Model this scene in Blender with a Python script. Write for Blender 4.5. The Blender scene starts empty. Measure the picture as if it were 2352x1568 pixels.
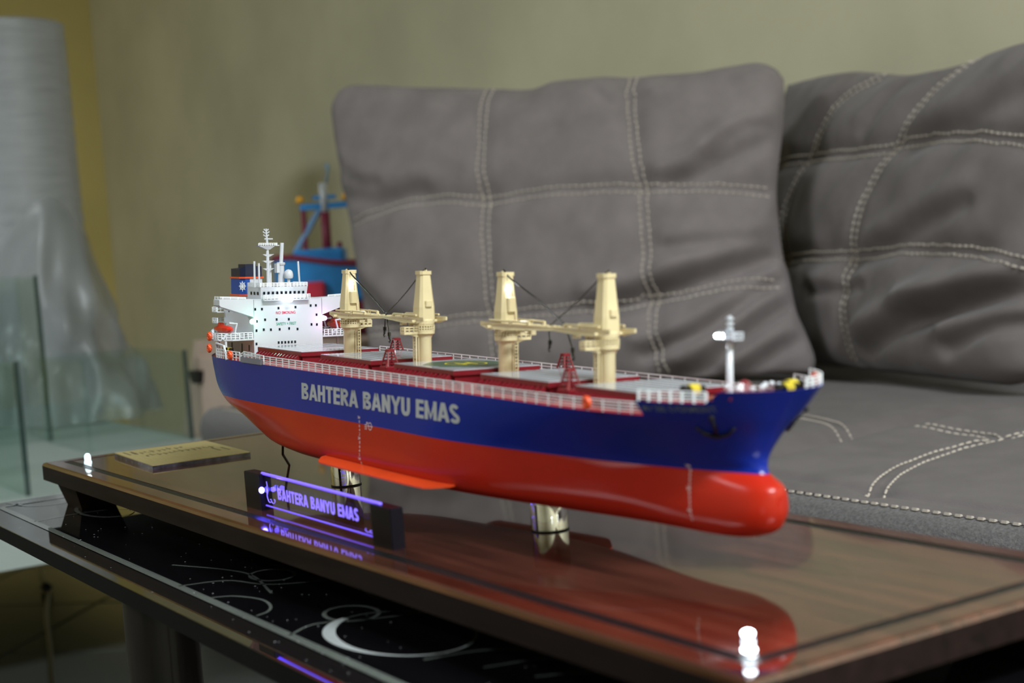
import bpy, math, random
import numpy as np
from mathutils import Vector, Matrix

random.seed(7)
C = bpy.context.scene.collection
SC = bpy.context.scene
BT = 0.483            # height of the display base's top face above the floor

# ------------------------------------------------------------------ camera
cd = bpy.data.cameras.new('camera'); cam = bpy.data.objects.new('camera', cd); C.objects.link(cam)
fw = Vector((-0.84241939, 0.53472578, -0.06631666))
rt = Vector((0.53859552, 0.83923376, -0.07484363))
up = Vector((-0.01563436, 0.09876758, 0.9949877))
M = Matrix((( rt.x, up.x, -fw.x, 0.7624), (rt.y, up.y, -fw.y, -0.4016), (rt.z, up.z, -fw.z, 0.1435 + BT), (0, 0, 0, 1)))
cam.matrix_world = M
cd.sensor_width = 36.0; cd.lens = 52.09; cd.clip_start = 0.02; cd.clip_end = 50
cd.dof.use_dof = True; cd.dof.focus_distance = 0.96; cd.dof.aperture_fstop = 9.0
SC.camera = cam

# ------------------------------------------------------------------ world, lamps, exposure
w = bpy.data.worlds.new('world'); SC.world = w; w.use_nodes = True
w.node_tree.nodes['Background'].inputs[0].default_value = (0.85, 0.95, 1.0, 1)
w.node_tree.nodes['Background'].inputs[1].default_value = 0.22

def area(name, loc, rot, sx, sy, power, col):
    d = bpy.data.lights.new(name, 'AREA'); d.shape = 'RECTANGLE'; d.size = sx; d.size_y = sy
    d.energy = power; d.color = col
    o = bpy.data.objects.new(name, d); C.objects.link(o); o.location = loc; o.rotation_euler = rot
    return o
area('unseen_room_light', (2.1, 0.10, 2.45), (0, 0, 0), 0.5, 1.2, 150, (0.88, 0.95, 1.0))
area('unseen_room_light', (-1.5, -2.9, 2.75), (0, 0, 0), 1.2, 0.5, 100, (0.88, 0.95, 1.0))  # unseen second light, added as frontal fill for wall and cushions
SC.view_settings.view_transform = 'Standard'; SC.view_settings.look = 'None'
SC.view_settings.gamma = 1.0; SC.view_settings.use_curve_mapping = False
SC.view_settings.exposure = 0.0

SC.cycles.transparent_max_bounces = 40

# ------------------------------------------------------------------ helpers
def lin(r, g, b):
    f = lambda c: (c / 255 / 12.92) if c / 255 <= 0.04045 else ((c / 255 + 0.055) / 1.055) ** 2.4
    return (f(r), f(g), f(b))

MATS = {}
def mat(name, col, rough=0.5, metal=0.0, coat=0.0, spec=0.5, var=0.06, scale=30.0, bump=0.0, bscale=200.0,
        emit=None, estr=0.0, alpha=1.0, stretch=None, ior=1.5, sheen=0.0, coat_rough=0.03):
    if name in MATS: return MATS[name]
    m = bpy.data.materials.new(name); m.use_nodes = True
    nt = m.node_tree; b = nt.nodes['Principled BSDF']
    I = b.inputs
    I['Roughness'].default_value = rough; I['Metallic'].default_value = metal
    I['Coat Weight'].default_value = coat; I['Coat Roughness'].default_value = coat_rough
    I['Specular IOR Level'].default_value = spec; I['IOR'].default_value = ior
    I['Alpha'].default_value = alpha
    if sheen: I['Sheen Weight'].default_value = sheen; I['Sheen Roughness'].default_value = 0.4
    tc = nt.nodes.new('ShaderNodeTexCoord'); mp = nt.nodes.new('ShaderNodeMapping')
    nt.links.new(tc.outputs['Object'], mp.inputs['Vector'])
    if stretch: mp.inputs['Scale'].default_value = stretch
    n = nt.nodes.new('ShaderNodeTexNoise'); n.inputs['Scale'].default_value = scale; n.inputs['Detail'].default_value = 4
    nt.links.new(mp.outputs[0], n.inputs['Vector'])
    r = nt.nodes.new('ShaderNodeValToRGB')
    lo = [max(0, c * (1 - var * 2)) for c in col]; hi = [min(1, c * (1 + var * 2)) for c in col]
    r.color_ramp.elements[0].position = 0.3; r.color_ramp.elements[0].color = (*lo, 1)
    r.color_ramp.elements[1].position = 0.7; r.color_ramp.elements[1].color = (*hi, 1)
    nt.links.new(n.outputs['Fac'], r.inputs['Fac']); nt.links.new(r.outputs['Color'], I['Base Color'])
    if bump:
        n2 = nt.nodes.new('ShaderNodeTexNoise'); n2.inputs['Scale'].default_value = bscale; n2.inputs['Detail'].default_value = 3
        nt.links.new(mp.outputs[0], n2.inputs['Vector'])
        bp = nt.nodes.new('ShaderNodeBump'); bp.inputs['Strength'].default_value = bump; bp.inputs['Distance'].default_value = 0.002
        nt.links.new(n2.outputs['Fac'], bp.inputs['Height']); nt.links.new(bp.outputs[0], I['Normal'])
    if emit:
        I['Emission Color'].default_value = (*emit, 1); I['Emission Strength'].default_value = estr
    MATS[name] = m
    return m

def glass_mat(name, tint, gloss=0.06):
    if name in MATS: return MATS[name]
    m = bpy.data.materials.new(name); m.use_nodes = True; nt = m.node_tree
    for n in list(nt.nodes): nt.nodes.remove(n)
    o = nt.nodes.new('ShaderNodeOutputMaterial'); mx = nt.nodes.new('ShaderNodeMixShader')
    t = nt.nodes.new('ShaderNodeBsdfTransparent'); g = nt.nodes.new('ShaderNodeBsdfGlossy')
    lw = nt.nodes.new('ShaderNodeLayerWeight'); pw = nt.nodes.new('ShaderNodeMath'); pw.operation = 'POWER'; pw.inputs[1].default_value = 5
    fr = nt.nodes.new('ShaderNodeMath'); fr.operation = 'MULTIPLY_ADD'; fr.inputs[1].default_value = 0.35; fr.inputs[2].default_value = 0.015
    nt.links.new(lw.outputs['Facing'], pw.inputs[0]); nt.links.new(pw.outputs[0], fr.inputs[0])
    t.inputs[0].default_value = (*tint, 1); g.inputs['Roughness'].default_value = gloss
    g.inputs[0].default_value = (0.8, 0.9, 0.88, 1)
    nt.links.new(fr.outputs[0], mx.inputs[0]); nt.links.new(t.outputs[0], mx.inputs[1]); nt.links.new(g.outputs[0], mx.inputs[2])
    nt.links.new(mx.outputs[0], o.inputs[0]); MATS[name] = m
    return m

class MB:
    """collects shapes, builds ONE mesh object"""
    def __init__(s): s.v = []; s.f = []; s.mi = []; s.cur = 0
    def add(s, vs, fs):
        o = len(s.v); s.v += [tuple(map(float, p)) for p in vs]
        for f in fs: s.f.append(tuple(o + i for i in f)); s.mi.append(s.cur)
        return s
    def box(s, c, size, M=None):
        x, y, z = [d / 2 for d in size]
        vs = [Vector(p) for p in ((-x,-y,-z),(x,-y,-z),(x,y,-z),(-x,y,-z),(-x,-y,z),(x,-y,z),(x,y,z),(-x,y,z))]
        if M is not None: vs = [M @ p for p in vs]
        vs = [p + Vector(c) for p in vs]
        return s.add(vs, [(0,3,2,1),(4,5,6,7),(0,1,5,4),(1,2,6,5),(2,3,7,6),(3,0,4,7)])
    def bx(s, x0, x1, y0, y1, z0, z1):
        return s.box(((x0+x1)/2, (y0+y1)/2, (z0+z1)/2), (x1-x0, y1-y0, z1-z0))
    def cbox(s, x0, x1, y0, y1, z0, z1, c):
        """box with chamfered edges all round (sides) and top"""
        o = [(x0+c,y0),(x1-c,y0),(x1,y0+c),(x1,y1-c),(x1-c,y1),(x0+c,y1),(x0,y1-c),(x0,y0+c)]
        cx, cy = (x0+x1)/2, (y0+y1)/2
        ins = [(cx+(p[0]-cx)*(1-2*c/(x1-x0)), cy+(p[1]-cy)*(1-2*c/(y1-y0))) for p in o]
        return s.loft([[(*p, z0) for p in o], [(*p, z1-c) for p in o], [(*p, z1) for p in ins]], caps=True)
    def loft(s, rings, caps=True, closed=True):
        n = len(rings[0]); vs = [p for r in rings for p in r]; fs = []
        for k in range(len(rings)-1):
            for i in range(n if closed else n-1):
                j = (i+1) % n
                fs.append((k*n+i, k*n+j, (k+1)*n+j, (k+1)*n+i))
        if caps and closed:
            fs.append(tuple(range(n-1, -1, -1))); fs.append(tuple((len(rings)-1)*n+i for i in range(n)))
        return s.add(vs, fs)
    def cyl(s, p0, p1, r0, r1=None, n=10):
        r1 = r0 if r1 is None else r1
        p0 = Vector(p0); p1 = Vector(p1); d = (p1-p0).normalized()
        a = d.orthogonal().normalized(); b = d.cross(a)
        ring = lambda p, r: [p + (a*math.cos(2*math.pi*i/n) + b*math.sin(2*math.pi*i/n))*r for i in range(n)]
        return s.loft([ring(p0, r0), ring(p1, r1)])
    def tube(s, pts, r, n=4, closed=False):
        pts = [Vector(p) for p in pts]; rings = []
        m = len(pts); prev = None
        for i, p in enumerate(pts):
            if closed: d = pts[(i+1) % m] - pts[i-1]
            else: d = pts[min(i+1, m-1)] - pts[max(i-1, 0)]
            d.normalize()
            ref = Vector((0,0,1)) if abs(d.z) < 0.95 else Vector((0,1,0))
            a = d.cross(ref).normalized(); b = a.cross(d)
            rr = r[i] if isinstance(r, (list, tuple)) else r
            rings.append([p + (a*math.cos(2*math.pi*(k+.5)/n) + b*math.sin(2*math.pi*(k+.5)/n))*rr for k in range(n)])
        if closed: rings.append(rings[0]); return s.loft(rings, caps=False)
        return s.loft(rings)
    def lathe(s, prof, c=(0,0,0), n=20, axis='z'):
        rings = []
        for r, h in prof:
            ring = []
            for i in range(n):
                a = 2*math.pi*i/n
                p = (r*math.cos(a), r*math.sin(a), h)
                if axis == 'x': p = (p[2], p[0], p[1])
                if axis == 'y': p = (p[1], p[2], p[0])
                ring.append((p[0]+c[0], p[1]+c[1], p[2]+c[2]))
            rings.append(ring)
        return s.loft(rings)
    def ball(s, c, r, n=12, sc=(1,1,1)):
        prof = [(max(1e-5, math.sin(math.pi*k/8)), -math.cos(math.pi*k/8)) for k in range(9)]
        rings = [[(c[0]+r*sc[0]*q*math.cos(2*math.pi*i/n), c[1]+r*sc[1]*q*math.sin(2*math.pi*i/n), c[2]+r*sc[2]*h) for i in range(n)] for q, h in prof]
        return s.loft(rings)
    def prism(s, poly, h0, h1, axis='z'):
        """poly of 2D points extruded: axis z -> (x,y), y -> (x,z), x -> (y,z)"""
        def P(p, h):
            return (p[0], p[1], h) if axis == 'z' else (p[0], h, p[1]) if axis == 'y' else (h, p[0], p[1])
        a = [P(p, h0) for p in poly]; b = [P(p, h1) for p in poly]
        return s.loft([a, b])
    def build(s, name, m, parent=None, smooth=False, kind=None, angle=None):
        me = bpy.data.meshes.new(name); me.from_pydata(s.v, [], s.f)
        for mm in (m if isinstance(m, (list, tuple)) else [m]): me.materials.append(mm)
        if max(s.mi, default=0): me.polygons.foreach_set('material_index', s.mi)
        me.update()
        import bmesh
        bm = bmesh.new(); bm.from_mesh(me); bmesh.ops.recalc_face_normals(bm, faces=bm.faces); bm.to_mesh(me); bm.free()
        if smooth:
            me.polygons.foreach_set('use_smooth', [True]*len(me.polygons))
            if angle: me.set_sharp_from_angle(angle=math.radians(angle))
        o = bpy.data.objects.new(name, me); C.objects.link(o)
        if parent is not None: o.parent = parent
        if kind: o['kind'] = kind
        return o

def thing(name, label, cat, loc=(0,0,0), group=None):
    o = bpy.data.objects.new(name, None); C.objects.link(o); o.location = loc; o.empty_display_size = 0.02
    return tag(o, label, cat, group)
def tag(o, label, cat, group=None):
    o['label'] = label; o['category'] = cat
    if group: o['group'] = group
    return o
def struct(o): o['kind'] = 'structure'; return o

def text_geo(body, size=1.0, bold=0.0, sx=1.0):
    cu = bpy.data.curves.new('lettering', 'FONT'); cu.body = body; cu.size = size; cu.offset = bold*size
    cu.resolution_u = 3
    o = bpy.data.objects.new('lettering', cu); C.objects.link(o)
    dg = bpy.context.evaluated_depsgraph_get(); dg.update()
    me = o.evaluated_get(dg).to_mesh()
    vs = np.array([(v.co.x*sx, v.co.y) for v in me.vertices]); fs = [tuple(p.vertices) for p in me.polygons]
    o.evaluated_get(dg).to_mesh_clear()
    bpy.data.objects.remove(o); bpy.data.curves.remove(cu)
    return vs, fs
def text_fit(body, w, h, bold=0.03):
    """lettering scaled into a w x h box whose lower left corner is the origin"""
    vs, fs = text_geo(body, 1.0, bold)
    lo = vs.min(0); hi = vs.max(0)
    return (vs - lo) / (hi - lo) * np.array([w, h]), fs

def block_geo(body, t=.24):
    """bold condensed capitals made of strokes, height 1"""
    vs, fs = [], []; x0 = 0.0
    def strip(P, o, tt=None):
        P = [Vector(p) for p in P]; h = (tt or t)/2; n = len(P); L = []
        for i, p in enumerate(P):
            a = (P[i]-P[i-1]).normalized() if i else None; b = (P[i+1]-P[i]).normalized() if i < n-1 else None
            d = ((a or b) + (b or a)).normalized(); q = Vector((-d.y, d.x)); k = 1/max(.5, abs(q.dot(Vector((-(a or b).y, (a or b).x)))))
            L += [p + q*h*k, p - q*h*k]
        k0 = len(vs)
        for p in L: vs.append((p.x + o, min(1, max(0, p.y))))
        for i in range(n-1): fs.append((k0+2*i, k0+2*i+1, k0+2*i+3, k0+2*i+2))
    arc = lambda cx, cy, rx, ry, a0, a1, n=10: [(cx+rx*math.cos(math.radians(a0+(a1-a0)*k/n)), cy+ry*math.sin(math.radians(a0+(a1-a0)*k/n))) for k in range(n+1)]
    h = t/2; b = .19; g = b/2
    for c in body:
        w_ = {' ': .30, 'M': .86, 'A': .74, 'Y': .72, 'T': .62, 'E': .58, 'S': .64}.get(c, .68)
        S = lambda P, tt=None: strip(P, x0, tt)
        if c in 'BEHNRMU' and c != 'U': S([(h, 0), (h, 1)])
        if c in 'HNM': S([(w_-h, 0), (w_-h, 1)])
        if c == 'H': S([(h, .51), (w_-h, .51)], b)
        if c == 'E':
            for y in (g, .51, 1-g): S([(h, y), (w_, y)], b)
        if c == 'T': S([(w_/2, 0), (w_/2, 1)]); S([(0, 1-g), (w_, 1-g)], b)
        if c == 'N': S([(h, 1.0), (w_-h, 0.0)], t*1.02)
        if c == 'M': S([(h*.9, 1.05), (w_/2, .08), (w_-h*.9, 1.05)], t*.72)
        if c == 'Y': S([(h*.6, 1.04), (w_/2, .42), (w_-h*.6, 1.04)]); S([(w_/2, 0), (w_/2, .5)])
        if c == 'A': S([(h*.7, -.04), (w_/2-.02, 1.02)]); S([(w_-h*.7, -.04), (w_/2+.02, 1.02)]); S([(w_*.22, .28), (w_*.78, .28)], b*.9)
        if c == 'U': S([(h, 1), (h, .36)] + arc(w_/2, .36, w_/2-h, .36-g, 180, 360)[1:] + [(w_-h, 1)])
        if c == 'B':
            S([(h, 1-g), (w_*.5, 1-g)] + arc(w_*.52, .765, w_*.46-h, .235-g, 85, -85) + [(h, .53)], b)
            S([(h, .53), (w_*.5, .53)] + arc(w_*.52, .27, w_*.50-h, .27-g, 85, -85) + [(h, g)], b*1.05)
        if c == 'R':
            S([(h, 1-g), (w_*.5, 1-g)] + arc(w_*.5, .73, w_*.50-h, .27-g, 85, -85) + [(h, .46)], b); S([(w_*.42, .48), (w_-h*.7, -.03)])
        if c == 'S':
            S(arc(w_/2, .735, w_/2-h*.9, .265-g, 20, 205) + arc(w_/2, .265, w_/2-h*.85, .265-g, 75, 20, 4) + arc(w_/2, .265, w_/2-h*.85, .265-g, 10, -160), b*1.1)
        x0 += w_ + .07
    return np.array(vs), fs
def block_fit(body, w, h):
    vs, fs = block_geo(body); lo = vs.min(0); hi = vs.max(0)
    return (vs - lo) / (hi - lo) * np.array([w, h]), fs

def catmull(pts, n):
    """n points evenly spread by chord length along a Catmull-Rom curve through pts"""
    P = np.array(pts, float); k = len(P)
    E = np.vstack([2*P[0]-P[1], P, 2*P[-1]-P[-2]]); out = []
    for i in range(k-1):
        p0, p1, p2, p3 = E[i:i+4]
        for t in np.linspace(0, 1, 16, endpoint=False):
            out.append(.5*((2*p1)+(-p0+p2)*t+(2*p0-5*p1+4*p2-p3)*t*t+(-p0+3*p1-3*p2+p3)*t**3))
    out.append(P[-1]); out = np.array(out)
    s = np.r_[0, np.cumsum(np.linalg.norm(np.diff(out, axis=0), axis=1))]; u = np.linspace(0, s[-1], n)
    return np.stack([np.interp(u, s, out[:, d]) for d in range(P.shape[1])], 1)

# ------------------------------------------------------------------ materials
wall_m = mat('olive_wall_paint', lin(212, 206, 178), 0.75, var=0.06, scale=2.2, bump=0.15, bscale=14)
wall_m2 = mat('ochre_wall_paint', lin(204, 186, 118), 0.75, var=0.06, scale=1.5)
tile_m = mat('pale_floor_tile', lin(80, 83, 78), 0.22, var=0.05, scale=4)
seat_m = mat('seat_suede_darkened', lin(100, 94, 94), 0.9, var=0.05, scale=24, bump=0.35, bscale=900, sheen=0.1, spec=0.2)  # same suede as the cushions, colour darkened to offset strong light from above
grout_m = mat('dark_grout', lin(90, 92, 88), 0.8)
ceil_m = mat('white_ceiling', lin(225, 225, 218), 0.9)
sofa_m = mat('taupe_suede', lin(124, 116, 116), 0.9, var=0.05, scale=24, bump=0.35, bscale=900, sheen=0.12, spec=0.2)
sofa_m2 = mat('dark_taupe_suede', lin(116, 109, 108), 0.9, var=0.05, scale=24, bump=0.35, bscale=900, sheen=0.12, spec=0.2)
plush_m = mat('grey_plush', lin(96, 93, 93), 1.0, var=0.14, scale=330, bump=0.5, bscale=600, sheen=0.3, spec=0.1)
thread_m = mat('beige_thread', lin(182, 171, 160), 0.8)
wood_m = mat('red_brown_wood_veneer', lin(74, 40, 30), 0.07, var=0.30, scale=9, stretch=(1.2, 16, 16), coat=0.5, ior=1.6, coat_rough=0.02)
woodside_m = mat('dark_wood_edge', lin(26, 15, 13), 0.6, spec=0.15, var=0.25, scale=10, stretch=(1.5, 14, 14))
groove_m = mat('black_rubber_groove', lin(14, 16, 18), 0.35, bump=0.5, bscale=400)
blackglass_m = mat('black_table_glass', lin(15, 14, 17), 0.02, var=0.05, coat=1.0, ior=1.6)
glassline_m = mat('grey_glass_print', lin(112, 118, 112), 0.02, coat=1.0, ior=1.6)
white_line_m = mat('white_glass_print', lin(200, 205, 205), 0.02, coat=1.0, ior=1.6)
darkleg_m = mat('dark_lacquered_leg', lin(30, 23, 21), 0.4, spec=0.3, var=0.3, scale=8, stretch=(20, 20, 2), coat=0.2)
chrome_m = mat('chrome', (0.78, 0.76, 0.72), 0.06, metal=1.0, var=0.02)
blue_m = mat('blue_hull_paint', lin(16, 40, 142), 0.24, var=0.03, scale=15, spec=0.28)
red_m = mat('red_antifouling_paint', lin(178, 38, 20), 0.26, var=0.03, scale=15, spec=0.28)
keel_m = mat('orange_bilge_keel_paint', lin(222, 74, 32), 0.3)
maroon_m = mat('maroon_deck_paint', lin(116, 27, 36), 0.25, var=0.08, coat=0.3)
reddeck_m = mat('red_deck_paint', lin(166, 46, 48), 0.3, var=0.08)
grey_cover_m = mat('grey_hatch_cover', lin(176, 180, 188), 0.16, var=0.04, coat=0.5)
coverline_m = mat('pale_cover_seam', lin(205, 208, 212), 0.4)
green_m = mat('green_helideck', lin(58, 84, 66), 0.3)
yellow_m = mat('yellow_paint', lin(220, 200, 30), 0.5)
cream_m = mat('cream_crane_paint', lin(214, 198, 156), 0.28, var=0.04, coat=0.4)
white_m = mat('white_ship_paint', lin(200, 204, 212), 0.3, var=0.03, coat=0.3)
rail_m = mat('white_rail', lin(228, 232, 236), 0.45)
letter_m = mat('grey_lettering', lin(178, 180, 180), 0.5)
faint_m = mat('faint_grey_lettering', lin(96, 108, 124), 0.5)
mark_m = mat('pale_draught_marks', lin(225, 200, 200), 0.5)
windowglass_m = mat('dark_window', lin(18, 26, 36), 0.15)
orange_m = mat('orange_safety', lin(238, 82, 30), 0.3, coat=0.4)
boatred_m = mat('lifeboat_red', lin(206, 44, 24), 0.3, coat=0.4)
black_m = mat('black_plastic', lin(14, 14, 16), 0.3)
navy_m = mat('navy_funnel_top', lin(24, 30, 56), 0.35)
funnelblue_m = mat('funnel_blue', lin(28, 74, 160), 0.35)
cable_m = mat('black_cable', lin(16, 16, 18), 0.2, coat=0.5)
signblack_m = mat('black_acrylic', lin(14, 10, 20), 0.35, spec=0.2)
brass_m = mat('brushed_gold_plaque', lin(196, 180, 128), 0.4, metal=0.35, var=0.05, stretch=(2, 40, 40))
engrave_m = mat('dark_engraving', lin(96, 88, 66), 0.6)
acryl_edge_m = mat('plaque_acrylic_edge', lin(70, 66, 80), 0.25, var=0.4, scale=160)
rope_m = mat('yellow_rope', lin(196, 176, 40), 0.7)
sea_blue_m = mat('bright_blue_boat_paint', lin(48, 140, 214), 0.4, var=0.06)
boatmaroon_m = mat('maroon_boat_paint', lin(124, 34, 62), 0.5)
pink_wood_m = mat('pale_pinkish_wood', lin(196, 172, 158), 0.6, var=0.04, scale=6)
white_table_m = mat('white_laminate', lin(170, 182, 180), 0.45, var=0.04, scale=5)
film_m = mat('milky_plastic_film', lin(170, 174, 178), 0.28, var=0.06, scale=6, alpha=0.6, bump=0.3, bscale=30)
roll_m = mat('bubble_wrap', lin(160, 163, 168), 0.3, var=0.07, scale=10, stretch=(1, 1, 14), bump=0.5, bscale=60)
pane_m = glass_mat('greenish_clear_pane', (0.925, 0.955, 0.945))
paneedge_m = mat('dark_green_glass_edge', lin(58, 74, 70), 0.1)
acrylic_m = glass_mat('clear_acrylic', (0.90, 0.89, 0.93), 0.03)

def glow(name, col, e, strength): return mat(name, col, 0.3, emit=e, estr=strength, var=0)
ledw_m = glow('lit_white_led', (0.9, 0.95, 1), (0.82, 0.92, 1.0), 18)
ledsoft_m = glow('dim_white_led', (0.7, 0.85, 0.95), (0.70, 0.92, 1.0), 1.2)
ledglow_m = glow('glowing_led_body', (0.7, 0.85, 0.95), (0.62, 0.78, 1.0), 0.9)
ledb_m = glow('lit_blue_led', (0.2, 0.2, 1), (0.10, 0.08, 1.0), 30)
ledg_m = glow('lit_green_led', (0.4, 1, 0.7), (0.35, 1.0, 0.72), 10)
ledr_m = glow('lit_violet_red_led', (1, 0.4, 0.8), (0.9, 0.45, 1.0), 10)
sigtext_m = glow('lit_violet_engraving', (0.3, 0.25, 0.9), (0.22, 0.14, 1.0), 1.1)
sigedge_m = glow('lit_violet_acrylic_edge', (0.25, 0.2, 0.9), (0.15, 0.07, 1.0), 0.95)

def lamp(name, loc, power, col, r=0.002, parent=None):
    d = bpy.data.lights.new(name, 'POINT'); d.energy = power; d.color = col; d.shadow_soft_size = r
    o = bpy.data.objects.new(name, d); C.objects.link(o); o.location = loc
    if parent is not None: o.parent = parent
    return o

# ------------------------------------------------------------------ the room
WX0, WX1, WY0, WY1, WZ = -5.12, 3.2, -5.6, 1.47, 2.9
def slab(name, b, m): return struct(MB().bx(*b).build(name, m))
slab('wall_back', (WX0-.1, WX1, WY1, WY1+.1, 0, WZ), wall_m)
slab('wall_left', (WX0-.1, WX0, WY0, WY1, 0, WZ), wall_m2)
slab('wall_right', (WX1, WX1+.1, WY0, WY1+.1, 0, WZ), wall_m)
slab('wall_front', (WX0-.1, WX1+.1, WY0-.1, WY0, 0, WZ), wall_m)
slab('ceiling', (WX0-.1, WX1+.1, WY0-.1, WY1+.1, WZ, WZ+.1), ceil_m)
fl = slab('floor', (WX0-.1, WX1+.1, WY0-.1, WY1+.1, -.06, -.004), grout_m)
# diagonal floor tiles, each its own piece where the photograph shows the floor
ts = 0.34; a45 = math.radians(47); ca, sa = math.cos(a45), math.sin(a45)
tm = None
for i in range(-9, 6):
    for j in range(-7, 8):
        cx = -1.80 + (i+.5)*ts*ca - (j+.5)*ts*sa; cy = 0.17 + (i+.5)*ts*sa + (j+.5)*ts*ca
        if not (WX0+.25 < cx < 0.9 and -1.1 < cy < WY1-.25): continue
        if tm is None:
            t0 = MB().cbox(-ts/2+.003, ts/2-.003, -ts/2+.003, ts/2-.003, -.006, 0, .0015).build('tile', tile_m, fl); tm = t0
        else:
            t0 = tm.copy(); C.objects.link(t0); t0.parent = fl
        t0.location = (cx, cy, 0); t0.rotation_euler = (0, 0, a45)
MB().bx(0.9+.2, WX1, WY0, WY1, -.004, 0).bx(WX0, 1.1, WY0, -1.3, -.004, 0).build('far_tiling', tile_m, fl)

# ------------------------------------------------------------------ coffee table of black printed glass
TT = BT - 0.033
tab = thing('coffee_table', 'black glass coffee table printed with grey circles and curves under the ship display', 'table', (0, 0, 0))
def tb(name, mb, m, **k):
    o = mb.build(name, m, tab, **k); return o
def rrect(x0, x1, y0, y1, r, n=8):
    o = []
    for cx, cy, a0 in ((x1-r, y0+r, -90), (x1-r, y1-r, 0), (x0+r, y1-r, 90), (x0+r, y0+r, 180)):
        for k in range(n+1):
            a = math.radians(a0 + 90*k/n); o.append((cx + r*math.cos(a), cy + r*math.sin(a)))
    return o
outl = rrect(-0.455, 0.475, -0.152, 0.152, 0.022)
inn = rrect(-0.4546, 0.4746, -0.1516, 0.1516, 0.0217)
tb('glass_top', MB().loft([[(*p, TT-.010) for p in outl], [(*p, TT-.0002) for p in outl], [(*p, TT) for p in inn]]), blackglass_m)
tb('glass_rim', MB().loft([[(*p, TT-.0101) for p in rrect(-.4552, .4752, -.1522, .1522, .0222)], [(*p, TT-.0004) for p in rrect(-.4552, .4752, -.1522, .1522, .0222)]], caps=False), mat('dull_black_rim', lin(18, 18, 17), .7, spec=.1))
def ribbon(pts, wd, z, closed=False):
    P = [Vector((p[0], p[1], 0)) for p in pts]; n = len(P); vs = []; fs = []
    for i, p in enumerate(P):
        d = (P[(i+1) % n] - P[i-1]) if closed else (P[min(i+1, n-1)] - P[max(i-1, 0)])
        d.normalize(); q = Vector((-d.y, d.x, 0))
        ww = wd[i] if isinstance(wd, list) else wd
        vs += [(p+q*ww/2)[:2] + (z,), (p-q*ww/2)[:2] + (z,)]
    for i in range(n if closed else n-1):
        j = (i+1) % n; fs.append((2*i, 2*i+1, 2*j+1, 2*j))
    return MB().add(vs, fs)
def ell(cx, cy, rx, ry, a0=0, a1=360, n=40, rot=0):
    o = []
    for k in range(n+1):
        a = math.radians(a0 + (a1-a0)*k/n); x, y = rx*math.cos(a), ry*math.sin(a); r = math.radians(rot)
        o.append((cx + x*math.cos(r) - y*math.sin(r), cy + x*math.sin(r) + y*math.cos(r)))
    return o
zp = TT + .0004
bl = ribbon(rrect(-0.431, 0.451, -0.130, 0.130, 0.006), 0.0052, zp, True)
tb('printed_border', bl, glassline_m)
for cx, cy, rx, ry, wd in ((-.335, -.077, .040, .0175, .0030), (.105, -.090, .017, .0125, .0022), (-.012, -.0815, .0165, .0115, .0020)):
    tb('printed_ring', ribbon(ell(cx, cy, rx, ry)[:-1], wd, zp, True), glassline_m)
pts = ell(.157, -.090, .046, .030, -215, 145, 60)
wds = [0.0014 + 0.0048*max(0, math.cos(math.radians(-215 + 360*k/60 + 128)))**2 for k in range(61)]
tb('printed_crescent', ribbon(pts[8:40], [wds[k] for k in range(8, 40)], zp+.0001), white_line_m)
tb('printed_ring', ribbon(pts[:-1], 0.0014, zp, True), glassline_m)
tb('printed_curve', ribbon(catmull([(-.449,-.1205),(-.438,-.118),(-.415,-.1125),(-.402,-.095),(-.408,-.07),(-.42,-.02),(-.40,.08)], 30), .0026, zp), glassline_m)
for pl in ([(-.334,-.129),(-.338,-.10),(-.326,-.063),(-.27,.0)], [(-.03,-.13),(-.02,-.105),(.01,-.092),(.03,-.06)], [(-.09,-.112),(-.05,-.095),(-.02,-.09),(.03,-.10)],
           [(.12,-.13),(.11,-.112),(.122,-.09),(.135,-.06)], [(.235,-.093),(.243,-.07),(.262,-.055),(.30,-.05)], [(.262,-.085),(.275,-.065),(.30,-.06)],
           [(.205,-.105),(.212,-.08),(.23,-.06)], [(.013,-.127),(.02,-.117),(.039,-.110),(.056,-.112),(.067,-.118),(.071,-.126)], [(-.08,-.075),(-.06,-.055),(-.03,-.05)], [(.06,-.062),(.085,-.067),(.10,-.058),(.105,-.04)]):
    tb('printed_curve', ribbon(catmull(pl, 20), .0016, zp), glassline_m)
# small white printed mark near the corner, too small to read
mk = MB()
for k in range(7):
    y = -.114 + k*.0030
    mk.add([(-.4395, y, zp), (-.4325, y-.0005, zp), (-.4325, y+.0006, zp), (-.4395, y+.0010, zp)], [(0,1,2,3)])
    mk.add([(-.4345, y, zp), (-.4325, y, zp), (-.4325, y+.0022, zp), (-.4345, y+.0022, zp)], [(0,1,2,3)])
    if k % 2: mk.add([(-.4395, y, zp), (-.4380, y, zp), (-.4380, y+.0022, zp), (-.4395, y+.0022, zp)], [(0,1,2,3)])
tb('printed_mark', mk, white_line_m)
for lx, ly in ((-.126, -.110), (.300, -.110), (-.126, .110), (.300, .110)):
    leg = tb('leg', MB().lathe([(.026, 0), (.026, .012), (.0225, .016), (.0225, TT-.020), (.030, TT-.016), (.030, TT-.010)], (lx, ly, 0), 28), darkleg_m, smooth=True, angle=40)
    MB().lathe([(.0232, 0), (.0236, .004), (.0232, .008)], (lx, ly, .20), 28).build('leg_ring', woodside_m, leg)
MB_ = MB().bx(-.16, .33, -.085, .085, .16, .172)
tb('lower_shelf', MB_, blackglass_m)

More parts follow.
